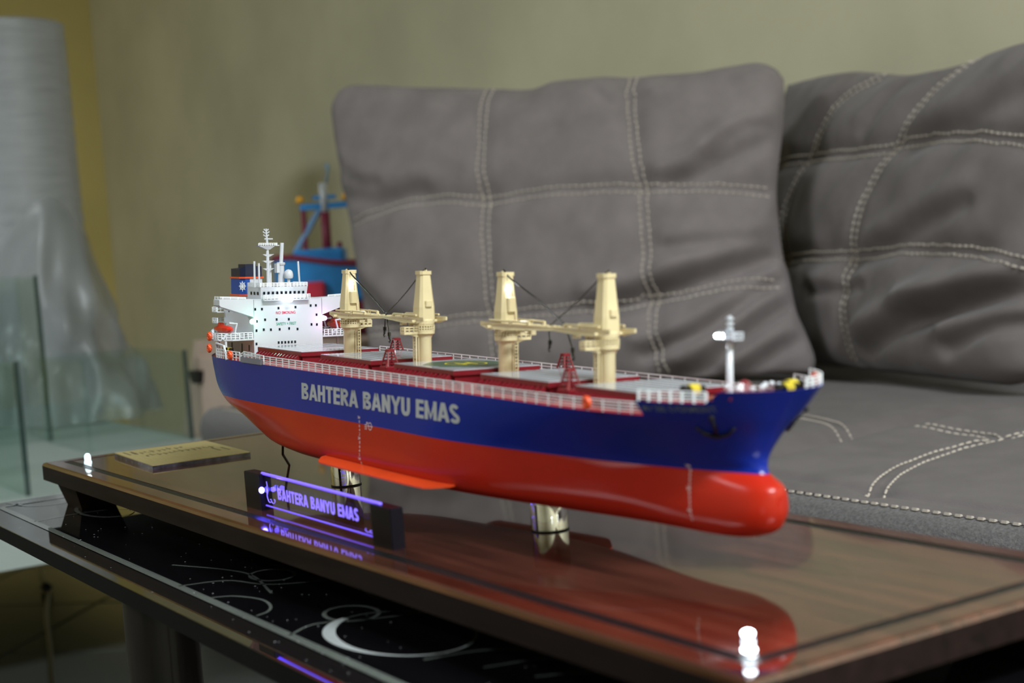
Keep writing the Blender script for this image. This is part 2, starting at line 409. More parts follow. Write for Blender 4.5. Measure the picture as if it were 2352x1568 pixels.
random.seed(11); mb = MB()
for k in range(150):
    x, y, q = random.uniform(-.40, .42), random.uniform(-.148, -.07), random.uniform(.0002, .0005)
    mb.add([(x-q, y-q, zp+.0002), (x+q*1.4, y-q*.6, zp+.0002), (x+q, y+q, zp+.0002), (x-q*.5, y+q, zp+.0002)], [(0,1,2,3)])
tb('dust_specks', mb, mat('pale_dust', lin(150, 150, 155), .9), kind='stuff')

# ------------------------------------------------------------------ display base of the ship
base = thing('display_base', 'long glossy brown wooden display base with a black groove and lit corner lamps', 'display base', (0, 0, TT))
zb = BT - TT
HX, HY = 0.41, 0.1
gi, gw = 0.0125, 0.0065
def frame(x, y, i, z): return [(-x+i, -y+i, z), (x-i, -y+i, z), (x-i, y-i, z), (-x+i, y-i, z)]
mb = MB(); mb.cur = 0
mb.loft([frame(HX, HY, gi+gw, zb-.004), frame(HX, HY, gi+gw, zb)]);                       # inner panel
mb.build('top_panel', wood_m, base)
mb = MB(); mb.cur = 1
r = .0025
mb.loft([frame(HX, HY, 0, zb-.0135), frame(HX, HY, 0, zb-r)], caps=False)
mb.cur = 0
mb.loft([frame(HX, HY, 0, zb-r), frame(HX, HY, r*.3, zb-r*.3), frame(HX, HY, r, zb), frame(HX, HY, gi, zb), frame(HX, HY, gi, zb-.004)], caps=False)
mb.cur = 1
mb.add(frame(HX, HY, 0, zb-.0135), [(0,3,2,1)])
mb.build('edge_frame', [wood_m, woodside_m], base)
mb = MB(); mb.loft([frame(HX, HY, gi-.0002, zb-.0045), frame(HX, HY, gi-.0002, zb-.0003), frame(HX, HY, gi+gw+.0002, zb-.0003), frame(HX, HY, gi+gw+.0002, zb-.0045)], caps=False)
mb.build('groove', groove_m, base)
for sx in (-1, 1):
    for sy in (-1, 1):
        x0, x1, y0, y1 = sx*.398, sx*.348, sy*.094, sy*.056
        xs, ys = sorted((x0, x1)), sorted((y0, y1))
        MB().loft([[(xs[0]+.006, ys[0]+.006, 0), (xs[1]-.006, ys[0]+.006, 0), (xs[1]-.006, ys[1]-.006, 0), (xs[0]+.006, ys[1]-.006, 0)],
                   [(xs[0], ys[0], zb-.0133), (xs[1], ys[0], zb-.0133), (xs[1], ys[1], zb-.0133), (xs[0], ys[1], zb-.0133)]]).build('foot', woodside_m, base)
MB().tube([(-.196, .0146, zb), (-.172, 0, zb+.0117), (-.158, -.005, zb+.0240)], .0009, 6).build('lamp_wire', black_m, base)
for px, ph in ((0.1520, .0180), (-0.0765, .0256)):
    o = MB().lathe([(.0093, 0), (.0093, ph-.0006), (.0090, ph)], (px, 0, zb), 32).build('chrome_post', chrome_m, base, smooth=True, angle=35)
    MB().lathe([(.0096, .0), (.0097, .0006), (.0094, .0009)], (px, 0, zb), 32).build('post_ring', black_m, o)
for lx, ly, st in ((.386, -.0775, 1), (-.367, -.0765, .12), (.386, .0775, .6)):
    k_ = .8 if st > .2 else 1
    o = MB().lathe([(.0029*k_, 0), (.0029*k_, .0012), (.0025*k_, .0013), (.0025*k_, .0050), (.0022*k_, .0062), (.0014*k_, .0072), (.0002, .0076)], (lx, ly, zb), 18).build('corner_lamp', ledglow_m if st > .2 else ledsoft_m, base, smooth=True, angle=40)
    if st > .2:
        for zz in (.0010, .0038, .0066): MB().ball((lx, ly, zb+zz), .0021 if zz > .002 else .0025, 10, (1, 1, .55)).build('lamp_die', ledw_m, o, smooth=True)
    lamp('corner_lamp_light', (lx, ly, zb+.011), .005*st, (.85, .93, 1), .002, base)

# ------------------------------------------------------------------ gold plaque on the base
pq = thing('engraved_plaque', 'flat gold plaque with dark engraved lines lying on the wooden base', 'plaque', (-.327, -.017, BT))
Mz = Matrix.Rotation(math.radians(-3), 4, 'Z')
o = MB().box((0, 0, .0013), (.106, .074, .0026), Mz.to_3x3()).build('backing', acryl_edge_m, pq)
o = MB().box((0, 0, .0029), (.1055, .0735, .0006), Mz.to_3x3()).build('gold_face', brass_m, pq)
mb = MB()
random.seed(3)
for row, (xx, ln) in enumerate(((-.030, 9), (-.008, 12))):
    for k in range(ln):
        yy = -.026 + k*.0046 + row*.002
        mb.box((xx + random.uniform(-.003, .003), yy, .00322), (random.choice((.007, .010, .013)), .0011, .0001), Mz.to_3x3())
        mb.box((xx + random.uniform(-.004, .004), yy+.0015, .00322), (.0018, .0024, .0001), Mz.to_3x3())
for xx, yy in ((.012, .024), (.016, .030), (-.036, -.030), (-.034, -.025)):
    mb.box((xx, yy, .00322), (.022, .0014, .0001), Mz.to_3x3())
mb.build('engraving', engrave_m, pq)

# ------------------------------------------------------------------ lit acrylic name sign
sg = thing('lit_name_sign', 'clear acrylic name sign glowing violet between two black end blocks', 'sign', (.035, -.0718, BT))
sg.rotation_euler = (0, 0, math.radians(-1.05))
SH = .0212
MB().cbox(-.0955, -.0712, -.0036, .0036, 0, SH, .0004).build('end_block', signblack_m, sg)
MB().cbox(.0735, .0952, -.0036, .0036, 0, SH-.001, .0004).build('end_block', signblack_m, sg)
MB().bx(-.0711, .0734, -.0014, .0014, .0026, SH-.0016).build('acrylic_plate', acrylic_m, sg)
MB().cyl((-.0735, -.0008, SH+.0002), (.0800, -.0008, SH-.0006), .0009, n=8).build('glowing_edge', sigedge_m, sg)
MB().cyl((-.0710, -.0008, .0028), (.0733, -.0008, .0028), .0005, n=8).build('glowing_edge', sigedge_m, sg)
vs, fs = block_fit('BAHTERA BANYU EMAS', .1055, .0066)
MB().add([(-.0505 + x, -.00155, .0087 + z) for x, z in vs], fs).build('lettering', sigtext_m, sg)
def swirl(x0, z0, sx, sz):
    mb = MB()
    for pl in ([(0,.0035),(.0015,.001),(.004,.0003),(.006,.0012),(.0055,.0024),(.004,.0022)], [(.006,.0012),(.008,.0003),(.0105,.0009),(.0112,.0024),(.0100,.0030)], [(0,.0035),(.0002,.0065),(.0012,.010),(.0006,.0128)], [(.0004,.005),(.0017,.0072),(.0006,.0086)]):
        mb.tube([(x0 + sx*p[0], -.0016, z0 + sz*p[1]) for p in catmull(pl, 14)], .00022, 4)
    return mb.build('engraved_swirl', sigtext_m, sg)
swirl(-.0665, .0052, 1, .95); swirl(.0730, .0045, -1, .6)
MB().ball((-.0708, -.0030, .0120), .0017, sc=(.9, 1, 1.1)).build('blue_led', ledb_m, sg)
lamp('blue_led_light', (-.0675, -.0055, .0120), .006, (.10, .06, 1.0), .0015, sg)

# ------------------------------------------------------------------ the model ship
yaw, trim, heel = 0.01302868, -0.03241607, 0.05546874
ch, sh = math.cos(heel), math.sin(heel); ct, st = math.cos(trim), math.sin(trim)
R = Matrix.Rotation(yaw, 3, 'Z') @ Matrix(((ct,0,-st),(0,1,0),(st,0,ct))) @ Matrix(((1,0,0),(0,ch,sh),(0,-sh,ch)))
ship = thing('model_ship', 'blue and red model bulk carrier with cream cranes mounted on chrome posts', 'model ship')
ship.matrix_world = Matrix.Translation((0, .00016, BT)) @ R.to_4x4()
DK = .0755
# waterlines: height -> (x, half breadth) from stern to stem
LV = {
 .0240: [(-.150,0),(-.145,.008),(-.12,.022),(-.08,.037),(-.04,.043),(.02,.043),(.08,.0425),(.12,.040),(.16,.0335),(.20,.0245),(.235,.0165),(.26,.0125),(.28,.0105),(.292,.0075),(.297,.0042),(.299,0)],
 .0270: [(-.165,0),(-.158,.010),(-.125,.0285),(-.085,.0430),(-.04,.048),(.02,.048),(.08,.0475),(.12,.0455),(.16,.0385),(.20,.0290),(.235,.0205),(.26,.0160),(.28,.0130),(.298,.0095),(.3050,.0058),(.3080,0)],
 .0320: [(-.182,0),(-.175,.010),(-.145,.0260),(-.105,.0430),(-.04,.05),(.02,.05),(.08,.05),(.12,.0485),(.16,.0415),(.20,.0325),(.235,.0240),(.26,.0185),(.28,.0150),(.301,.0108),(.3090,.0070),(.3122,0)],
 .0400: [(-.207,0),(-.200,.009),(-.170,.0260),(-.13,.0435),(-.06,.05),(.02,.05),(.08,.05),(.12,.0495),(.16,.0435),(.20,.0350),(.235,.0265),(.26,.0200),(.28,.0155),(.302,.0108),(.3105,.0070),(.3135,0)],
 .0465: [(-.228,0),(-.222,.009),(-.190,.0275),(-.145,.0465),(-.06,.05),(.02,.05),(.08,.05),(.12,.0498),(.16,.0445),(.20,.0365),(.235,.0280),(.26,.0210),(.28,.0150),(.300,.0095),(.3088,.0056),(.3120,0)],
 .0510: [(-.236,0),(-.231,.009),(-.200,.0270),(-.152,.0470),(-.06,.05),(.02,.05),(.08,.05),(.12,.0499),(.16,.0450),(.20,.0375),(.235,.0295),(.26,.0218),(.28,.0142),(.295,.0075),(.3035,.0030),(.306,0)],
 .0560: [(-.240,0),(-.236,.010),(-.205,.0280),(-.156,.0475),(-.06,.05),(.02,.05),(.08,.05),(.12,.0500),(.16,.0465),(.20,.0405),(.235,.0330),(.26,.0255),(.28,.0180),(.294,.0105),(.3005,.0050),(.3035,0)],
 .0650: [(-.244,0),(-.240,.010),(-.208,.0285),(-.160,.0480),(-.06,.05),(.02,.05),(.08,.05),(.12,.0500),(.16,.0490),(.20,.0460),(.235,.0405),(.26,.0345),(.28,.0265),(.295,.0170),(.3035,.0080),(.3065,0)],
 .0755: [(-.245,0),(-.242,.010),(-.210,.0290),(-.163,.0485),(-.06,.05),(.02,.05),(.08,.05),(.12,.0500),(.16,.0500),(.20,.0498),(.235,.0485),(.26,.0445),(.283,.0370),(.300,.0255),(.309,.0140),(.313,0)],
 .0865: [(-.245,0),(-.242,.010),(-.210,.0290),(-.163,.0485),(-.06,.05),(.02,.05),(.08,.05),(.12,.0500),(.16,.0500),(.20,.0500),(.235,.0502),(.26,.0492),(.285,.0440),(.305,.0320),(.316,.0175),(.3205,0)],
}
ZS = sorted(LV); NL = 110
GRID = np.array([catmull(LV[z], NL) for z in ZS])
def row(z):
    k = min(max(np.searchsorted(ZS, z) - 1, 0), len(ZS)-2); t = (z - ZS[k]) / (ZS[k+1] - ZS[k])
    p1, p2 = GRID[k], GRID[k+1]; p0 = GRID[k-1] if k > 0 else 2*p1-p2; p3 = GRID[k+2] if k+2 < len(ZS) else 2*p2-p1
    h1 = ZS[k+1]-ZS[k]; h0 = ZS[k]-ZS[k-1] if k > 0 else h1; h2 = ZS[k+2]-ZS[k+1] if k+2 < len(ZS) else h1
    m1 = .5*((p1-p0)/h0 + (p2-p1)/h1)*h1; m2 = .5*((p2-p1)/h1 + (p3-p2)/h2)*h1
    return (2*t**3-3*t*t+1)*p1 + (t**3-2*t*t+t)*m1 + (-2*t**3+3*t*t)*p2 + (t**3-t*t)*m2
def hullY(x, z):
    r_ = row(z); return float(np.interp(x, r_[:, 0], r_[:, 1]))
def shell(z0, z1, n, name, m):
    zs = np.linspace(z0, z1, n); rows = []
    for z in zs:
        r_ = row(z); r_[:, 1] = np.maximum(r_[:, 1], 0); r_[0, 1] = r_[-1, 1] = 0
        star = [(x, -y, z) for x, y in r_]; port = [(x, y, z) for x, y in r_[-2:0:-1]]
        rows.append(star + port)
    mb = MB().loft(rows, caps=False)
    return mb, rows
WL = .0510
mb, rows = shell(.0240, WL, 22, '', None)
nn = NL
b0 = rows[0]; mb.add(b0, [(i, i+1, len(b0)-i-1, len(b0)-i) if i else (0, 1, len(b0)-1) for i in range(0, NL-1) if i < NL-2] + [(NL-2, NL-1, NL)])
hull_lo = mb.build('lower_hull', red_m, ship, smooth=True)
mb, rows = shell(WL, DK, 20, '', None)
hull_up = mb.build('upper_hull', blue_m, ship, smooth=True)
# deck
dk = rows[-1]; mb = MB(); z = DK - .0008
D_ = [(x if x < .272 else .272+(x-.272)*.8, y*(.995 if x < .272 else .9), z) for x, y, _ in dk]
mb.add(D_, [(i, i+1, len(D_)-i-1, len(D_)-i) for i in range(1, NL-2)] + [(0, 1, len(D_)-1), (NL-2, NL-1, NL)])
mb.build('main_deck', reddeck_m, ship)
# forecastle side and bulwark
FX = .2745
def top_z(x):
    if x < .3015: return .0818
    return .0818 + (.0868-.0818)*min(1, (x-.3015)/.004)
def fc_strip(off, zoff0):
    st_, xs = [], []
    for sgn in (-1, 1):
        side = []
        for q in np.linspace(0, 1, 46):
            zt = .0818; r_ = row(zt); x = FX + (r_[-1, 0]-FX)*(1-(1-q)**1.6)
            side.append((x, q))
        xs.append(side)
    return xs
def fc_ring(u, z):
    """point on the forecastle side at parameter u (0 = step, 1 = stem) and height z"""
    r_ = row(z); k0 = np.interp(FX, r_[:-8, 0], np.arange(len(r_)-8)); k = k0 + (len(r_)-1-k0)*u
    return np.array([np.interp(k, np.arange(len(r_)), r_[:, 0]), max(0, np.interp(k, np.arange(len(r_)), r_[:, 1]))])
NU = 44
def fc_wall(inset):
    rings = []
    for kk in range(7):
        ring = []
        for sgn in (-1, 1):
            us = np.linspace(0, 1, NU) if sgn < 0 else np.linspace(1, 0, NU)[1:]
            for u in us:
                x0 = fc_ring(u, .0818)[0]; zt = top_z(x0); z = DK-.002 + (zt-DK+.002)*kk/6
                p = fc_ring(u, z); ln = max(1e-4, math.hypot(.1, 0))
                ring.append((p[0] - inset*(1 if u > .55 else .3) + (0 if inset else .00005), sgn*max(0, p[1]-inset + (0 if inset else .00005)), z))
        rings.append(ring)
    return rings
ro = fc_wall(0); ri = fc_wall(.0009)
mb = MB().loft(ro + ri[::-1], caps=False, closed=False)
mb.add([ro[0][0], ro[6][0], ri[6][0], ri[0][0]], [(0,1,2,3)])
mb.build('forecastle_bulwark', blue_m, ship, smooth=True, angle=50)
fcd = [(p[0], p[1], .0812) for p in ri[4]]
mb = MB().add(fcd, [(i, i+1, len(fcd)-2-i, len(fcd)-1-i) for i in range(NU-2)] + [(NU-2, NU-1, NU)])
bx0 = fcd[0][0]
mb.bx(bx0-.0008, bx0, -.0385, .0385, DK-.001, .0812)
mb.build('forecastle_deck', reddeck_m, ship)
# bilge keels
for sgn in (-1, 1):
    vs = []
    P = [(-.002, .0005), (.006, .0075), (.04, .0088), (.09, .0088), (.122, .0075), (.130, .0005)]
    top_, bot = [], []
    for x in np.linspace(-.002, .132, 30):
        wdt = np.interp(x, [-.002, .004, .12, .132], [.003, .0095, .0095, .003])
        y0 = hullY(x, .0292); a_ = math.radians(28)
        top_.append(((x, sgn*(y0-.002), .0292), (x, sgn*(y0+wdt*math.cos(a_)), .0292-wdt*math.sin(a_)*.55)))
    rings = [[a, b, (b[0], b[1], b[2]-.0008), (a[0], a[1], a[2]-.0010)] for a, b in top_]
    MB().loft(rings).build('bilge_keel', keel_m, ship)

# lettering on the hull, laid on its surface
def hull_text(body, x0, z0, wd, ht, m, slope=0.0, bold=.03, name='hull_lettering', lift=.00018):
    vs, fs = (block_fit(body, wd, ht) if bold is None else text_fit(body, wd, ht, bold)); out = []
    for a, b in vs:
        x = x0 + a; z = z0 + b + slope*a
        zz = max(z, .0242); out.append((x, -hullY(x, zz) - lift, z))
    return MB().add(out, fs).build(name, m, ship)
hull_text('BAHTERA BANYU EMAS', -.0305, .0588, .1745, .0094, letter_m, .008, None)
hull_text('MV SBE EVERMERIT', .2765, .0775, .0275, .0026, faint_m, .02, .01, lift=.0004)
def hull_mark(body, x, z, h, wd, m=mark_m): return hull_text(body, x - wd, z, wd, h, m, 0, .01, 'draught_mark')
zz = .0535; k = 0
for s_ in ('3M','8','6','4','2','2M','8','6','4','2','1M','8','6'):
    hull_mark(s_, .0415 + (.0006 if k > 10 else 0), zz, .0016, .0013*len(s_)); zz -= .00225; k += 1
zz = .0518
for s_ in ('3M','8','6','4','2','2M','8','6','4','2','1M','8','6'):
    hull_mark(s_, .276, zz, .0013, .0010*len(s_)); zz -= .0019
def hull_ribbon(pts, wd, m, name, closed=False):
    P = [Vector((p[0], p[1])) for p in pts]; n = len(P); vs = []; fs = []
    for i, p in enumerate(P):
        d = (P[(i+1) % n] - P[i-1]) if closed else (P[min(i+1, n-1)] - P[max(i-1, 0)]); d.normalize(); q = Vector((-d.y, d.x))
        for s_ in (1, -1):
            a = p + q*wd/2*s_; vs.append((a.x, -hullY(a.x, a.y)-.0002, a.y))
    for i in range(n if closed else n-1):
        j = (i+1) % n; fs.append((2*i, 2*i+1, 2*j+1, 2*j))
    return vs, fs
mb = MB()
mb.add(*hull_ribbon(ell(.0530, .0506, .0019, .0019)[:-1], .00045, None, '', True))
mb.add(*hull_ribbon([(.0500, .0506), (.0560, .0506)], .0004, None, ''))
mb.add(*hull_ribbon([(.0490, .0485), (.0490, .0525)], .0004, None, ''))
for zz in (.0488, .0499, .0510): mb.add(*hull_ribbon([(.0468, zz), (.0490, zz)], .0004, None, ''))
for zz in (.0518, .0524): mb.add(*hull_ribbon([(.0490, zz), (.0508, zz)], .0004, None, ''))
mb.build('load_line_mark', mark_m, ship)
# anchors
for sgn in (-1, 1):
    cx, cz = .2985, .0712; y = hullY(cx, cz)
    def ap(a, b, lift=.0012): xx = cx + a + .5*b; return (xx, sgn*(hullY(xx, cz+b) + lift), cz + b)
    mb = MB(); mb.tube([ap(0, .0040), ap(0, 0), ap(0, -.0040, .0016)], .0007, 6)
    mb.tube([ap(-.0058, -.0005), ap(-.0040, -.0030), ap(0, -.0042, .0016), ap(.0034, -.0030), ap(.0050, -.0005)], [.0004, .0008, .0010, .0008, .0004], 6)
    mb.ball(ap(0, .0044), .0012, 8)
    for a in (-.0058, .0050): mb.ball(ap(a, -.0006), .0008, 6)
    mb.build('anchor', black_m, ship, smooth=True)
for a, zz in ((.3045, .0838), (.3095, .0838)):
    mb = MB(); y = hullY(a, zz); mb.ball((a, -y-.0001, zz), .0009, 8, (1.2, .5, 1)); mb.build('fairlead', maroon_m, ship)

# railings ------------------------------------------------------------
def railing(path, h, levels, spacing, name='railing', r=.00031, m=None, parent=ship, post=None):
    P = [Vector(p) for p in path]; mb = MB()
    for k in range(1, levels+1):
        zoff = h*k/levels
        mb.tube([p + Vector((0, 0, zoff)) for p in P], r if k < levels else r*1.15, 4)
    seg = [0]
    for a, b in zip(P, P[1:]): seg.append(seg[-1] + (b-a).length)
    n = max(1, round(seg[-1]/spacing))
    for i in range(n+1):
        s_ = seg[-1]*i/n; k = max(j for j in range(len(seg)-1) if seg[j] <= s_ + 1e-9)
        t = (s_-seg[k])/max(1e-9, seg[k+1]-seg[k]); p = P[k].lerp(P[k+1], min(1, t))
        mb.cyl(p, p + Vector((0, 0, h)), post or r*1.15, n=5)
    return mb.build(name, m or rail_m, parent)
def deck_path(x0, x1, sgn, n=40, z=DK, ins=.0006): return [(x, sgn*(hullY(x, z)-ins), z) for x in np.linspace(x0, x1, n)]
RH = .0050
railing(deck_path(-.120, .262, -1), RH, 4, .0088)
railing(deck_path(.262, .2745, -1, 6), RH, 4, .0060)
railing(deck_path(-.120, .270, 1), RH, 3, .0095)
railing(deck_path(-.143, -.121, -1, 6), .0055, 3, .006)
def fcp(x0, x1, sgn, n=16): return [(x, sgn*(hullY(x, .0818)-.0005), .0818) for x in np.linspace(x0, x1, n)]
railing(fcp(.2755, .3015, -1), .0046, 4, .0052, post=.0006)
railing(fcp(.2755, .3015, 1), .0060, 3, .0070)
def rimp(u0, u1, n=14):
    o = []
    for u in np.linspace(u0, u1, n):
        p = fc_ring(u, .0868); o.append((p[0]-.0008, p[1]-.0006, .0868))
    return o
railing(rimp(.18, .86), .0042, 3, .006)
# fittings on the bulwarks
def lifebuoy(c, ax, label=None):
    mb = MB(); n = 16; rr = .0019
    ring = []
    for i in range(n):
        a = 2*math.pi*i/n
        p = Vector((0, rr*math.cos(a), rr*math.sin(a))) if ax == 'x' else Vector((rr*math.cos(a), 0, rr*math.sin(a)))
        ring.append(Vector(c) + p)
    mb.tube(ring, .00115, 8, closed=True)
    mb.ball(c, .0012, 8)
    return mb.build('lifebuoy', orange_m, ship, smooth=True)
lifebuoy((.2483, -.0502, .0792), 'y'); lifebuoy((-.1335, -.0512, .0786), 'y')
lifebuoy((-.1700, -.0500, .0890), 'y'); lifebuoy((-.1695, -.0505, .0812), 'y')
lifebuoy((.292, .0405, .0872), 'y'); lifebuoy((.277, -.012, .0840), 'x')

# hatches ---------------------------------------------------------------
HB = .027; HZ = .0822
HX_ = [(-.1448, -.0791), (-.0525, .0112), (.0385, .1017), (.1273, .1870), (.2081, .2539)]
for hi, (x0, x1) in enumerate(HX_):
    co = MB().bx(x0+.0015, x1-.0015, -HB+.0015, HB-.0015, DK-.001, HZ-.0024)
    coam = co.build('hatch_coaming', maroon_m, ship)
    cv = MB().bx(x0, x1, -HB, HB, HZ-.0026, HZ-.0001).build('hatch_cover', maroon_m, ship)
    MB().bx(x0+.0002, x1-.0002, -HB+.0002, HB-.0002, HZ-.0001, HZ+.0003).build('cover_plate', grey_cover_m, cv)
    if hi != 2:
        for k in range(1, 8):
            y = -HB + 2*HB*k/8
            MB().bx(x0+.001, x1-.001, y-.00012, y+.00012, HZ+.0003, HZ+.00038).build('cover_seam', coverline_m, cv)
    # sloping stays along both sides of the coaming
    n = 14; stay = None
    for sgn in (-1, 1):
        for k in range(n):
            x = x0 + .0035 + (x1-x0-.007)*k/(n-1) + random.uniform(-.0005, .0005)
            if stay is None:
                y0, y1 = .0, -.0085
                stay = MB().prism([(0, DK-.001), (-.0056, DK-.001), (-.0042, DK+.0030), (-.0024, DK+.0044), (0, DK+.0044)], -.0005, .0005, 'x').build('coaming_stay', maroon_m, coam)
                o = stay
            else:
                o = stay.copy(); C.objects.link(o); o.parent = coam
            o.location = (x, sgn*(HB-.0015), 0)
            if sgn > 0: o.rotation_euler = (0, 0, math.pi)
# helideck on the third hatch
x0, x1 = HX_[2]; cx = (x0+x1)/2
hl = MB().prism([(cx+.0235*math.cos(math.radians(a)), .0235*math.sin(math.radians(a))) for a in range(23, 383, 45)], HZ+.0003, HZ+.0005).build('helideck', green_m, ship)
MB().add(*(lambda r_: (r_.v, r_.f))(ribbon(ell(cx, 0, .0112, .0112)[:-1], .0010, HZ+.0006, True))).build('helideck_ring', yellow_m, hl)
mb = MB()
for y in (-.0035, .0035): mb.bx(cx-.0055, cx+.0055, y-.0008, y+.0008, HZ+.0005, HZ+.0006)
mb.bx(cx-.0008, cx+.0008, -.0035, .0035, HZ+.0005, HZ+.0006)
mb.build('helideck_letter', yellow_m, hl)
mb = MB(); mb.add(*(lambda r_: (r_.v, r_.f))(ribbon([(cx+.0247*math.cos(math.radians(a)), .0247*math.sin(math.radians(a))) for a in range(23, 383, 45)], .0005, HZ+.0005, True))).build('helideck_border', coverline_m, hl)

# small ladder frames between the hatches
def ladder_frame(x, y, z0, ht=.0085):
    mb = MB(); t = ht
    for dx in (-1, 1):
        for dy in (-1, 1):
            mb.tube([(x+dx*.0040, y+dy*.0034, z0), (x+dx*.0013, y+dy*.0018, z0+t)], .0005, 5)
    for k in range(1, 5):
        q = k/5; ax = .0040 + (.0013-.0040)*q; ay = .0034 + (.0018-.0034)*q
        for dx in (-1, 1): mb.tube([(x+dx*ax, y-ay, z0+t*q), (x+dx*ax, y+ay, z0+t*q)], .00042, 4)
        if k % 2: 
            for dy in (-1, 1): mb.tube([(x-ax, y+dy*ay, z0+t*q), (x+ax, y+dy*ay, z0+t*q)], .00042, 4)
    mb.cbox(x-.0019, x+.0019, y-.0023, y+.0023, z0+t-.0004, z0+t+.0012, .0004)
    mb.tube([(x+.0030, y-.0030, z0+.0026), (x+.0046, y-.0050, z0-.0004)], .0006, 5)
    mb.build('ladder_frame', maroon_m, ship)
    MB().cbox(x-.0048, x+.0048, y-.0045, y+.0045, DK-.001, z0+.0002, .0006).build('vent_house', maroon_m, ship)
GX = [(HX_[i][1]+HX_[i+1][0])/2 for i in range(4)]
for gx, y in ((GX[0]-.001, .033), (GX[1]-.001, -.0215), (GX[2]+.002, .033), (GX[3]-.001, -.0215)):
    ladder_frame(gx, y, .0795)
for gx in GX:
    MB().bx(gx-.010, gx+.010, -.012, .012, DK-.001, .0788).build('crane_seat', maroon_m, ship)
    for y in (-.030, .0):
        MB().cyl((gx-.004, -.034, DK-.001), (gx-.004, -.034, DK+.0028), .0012, n=8).cyl((gx+.004, -.034, DK-.001), (gx+.004, -.034, DK+.0028), .0012, n=8).build('bollard', maroon_m, ship)
        break

# cranes ----------------------------------------------------------------
CZ = .0988
def crane(cx, flip, lamp_on, hook_x, hook_z, jt):
    s_ = -1 if flip else 1
    T = lambda p: (cx + s_*p[0], s_*p[1], p[2])
    def put(mb, name, m, parent, **k):
        mb.v = [T(p) for p in mb.v]; return mb.build(name, m, parent, **k)
    pr = .0041
    ped = put(MB().lathe([(pr, .0785), (pr, .0945), (.0050, .0965), (.0060, .0972), (.0060, CZ), (.0048, CZ)], n=24), 'deck_crane', cream_m, ship, smooth=True, angle=40)
    # railed ring
    mb = MB(); n = 24
    for zz in (.0004, .0016, .0030):
        mb.tube([(.0058*math.cos(2*math.pi*i/n), .0058*math.sin(2*math.pi*i/n), CZ+zz) for i in range(n)], .0004, 4, closed=True)
    for i in range(n): 
        a = 2*math.pi*i/n; mb.cyl((.0058*math.cos(a), .0058*math.sin(a), CZ), (.0058*math.cos(a), .0058*math.sin(a), CZ+.0030), .00036, n=5)
    put(mb, 'ring_rail', cream_m, ped)
    # side balcony
    mb = MB(); mb.prism([(-.0022, .005), (.0022, .005), (.0022, .0142), (-.0022, .0142)], .0970, .0984)
    mb.prism([(.0040, .0950), (.0055, .0972), (.0120, .0976), (.0120, .0972)], -.0016, .0016, 'x')
    for zz in (.0996, .1010):
        mb.tube([(-.0021, .0055, zz), (-.0021, .0140, zz), (.0021, .0140, zz), (.0021, .0055, zz)], .0004, 4)
    for x_, y_ in ((-.0021,.0080),(-.0021,.0110),(-.0021,.0140),(0,.0140),(.0021,.0140),(.0021,.0110),(.0021,.0080)):
        mb.cyl((x_, y_, .098), (x_, y_, .1010), .00036, n=5)
    put(mb, 'balcony', cream_m, ped)
    # ladder
    mb = MB()
    for x_ in (-.0014, .0014): mb.tube([(x_, .0062, .0785), (x_, .0062, .0972)], .0005, 4)
    for x_ in (-.0014, .0014): mb.tube([(x_, .0046, .0785), (x_, .0046, .0965)], .0003, 4)
    for k in range(10): mb.tube([(-.0014, .0062, .0798+k*.0018), (.0014, .0062, .0798+k*.0018)], .00038, 4)
    for k in range(10): mb.tube([(.0014, .0042, .0798+k*.0018), (.0014, .0062, .0798+k*.0018)], .00038, 4)
    put(mb, 'ladder', cream_m, ped)
    # tower: tapering, chamfered, open at the top
    def ring(hx, hy, c, z): return [(-hx+c,-hy,z),(hx-c,-hy,z),(hx,-hy+c,z),(hx,hy-c,z),(hx-c,hy,z),(-hx+c,hy,z),(-hx,hy-c,z),(-hx,-hy+c,z)]
    zt = .1325
    mb = MB().lathe([(.0046, CZ), (.0046, CZ+.0030), (.0057, CZ+.0034), (.0059, CZ+.0042), (.0059, CZ+.0058), (.0054, CZ+.0066)], n=24)
    mb.loft([ring(.0050, .0052, .0016, CZ+.006), ring(.0050, .0050, .0016, .1120), ring(.0042, .0042, .0014, .1200), ring(.0034, .0033, .0011, zt-.0025), ring(.0039, .0038, .0012, zt-.0020),
             ring(.0039, .0038, .0012, zt), ring(.0030, .0029, .0009, zt), ring(.0028, .0027, .0009, zt-.0028)])
    put(mb, 'tower', cream_m, ped)
    mb = MB(); mb.cbox(.0030, .0068, -.0024, .0022, .1122, .1198, .0006); put(mb, 'motor_box', cream_m, ped)
    mb = MB(); mb.cbox(-.0062, -.0044, -.0020, .0020, .1125, .1160, .0004); put(mb, 'switch_box', cream_m, ped)
    mb = MB(); mb.cyl((0, -.0015, zt-.002), (0, -.0015, zt+.0006), .0008, n=8); put(mb, 'sheave', cream_m, ped)
    # jib: two plate girders joining at the tip
    zj = .1052; Lj = jt
    mb = MB()
    for dy in (-1, 1):
        a = [(-.0125, zj+.0016), (-.0125, zj-.0004), (-.004, zj-.0022), (.016, zj-.0020), (Lj-.004, zj-.0010), (Lj, zj-.0004), (Lj, zj+.0006), (.012, zj+.0012), (-.006, zj+.0016)]
        ring0 = []; ring1 = []
        for x_, z_ in a:
            yb = .0068 + (.0012-.0068)*max(0, min(1, (x_-.004)/(Lj-.004)))
            ring0.append((x_, dy*yb, z_)); ring1.append((x_, dy*(yb+.0010), z_))
        mb.loft([ring0, ring1])
    for x_ in (.009, .017, .025, .033, .041):
        if x_ > Lj-.004: continue
        yb = .0068 + (.0012-.0068)*max(0, min(1, (x_-.004)/(Lj-.004)))
        mb.bx(x_-.0007, x_+.0007, -yb, yb, zj-.0012, zj+.0012)
    put(mb, 'jib', cream_m, ped)
    mb = MB()
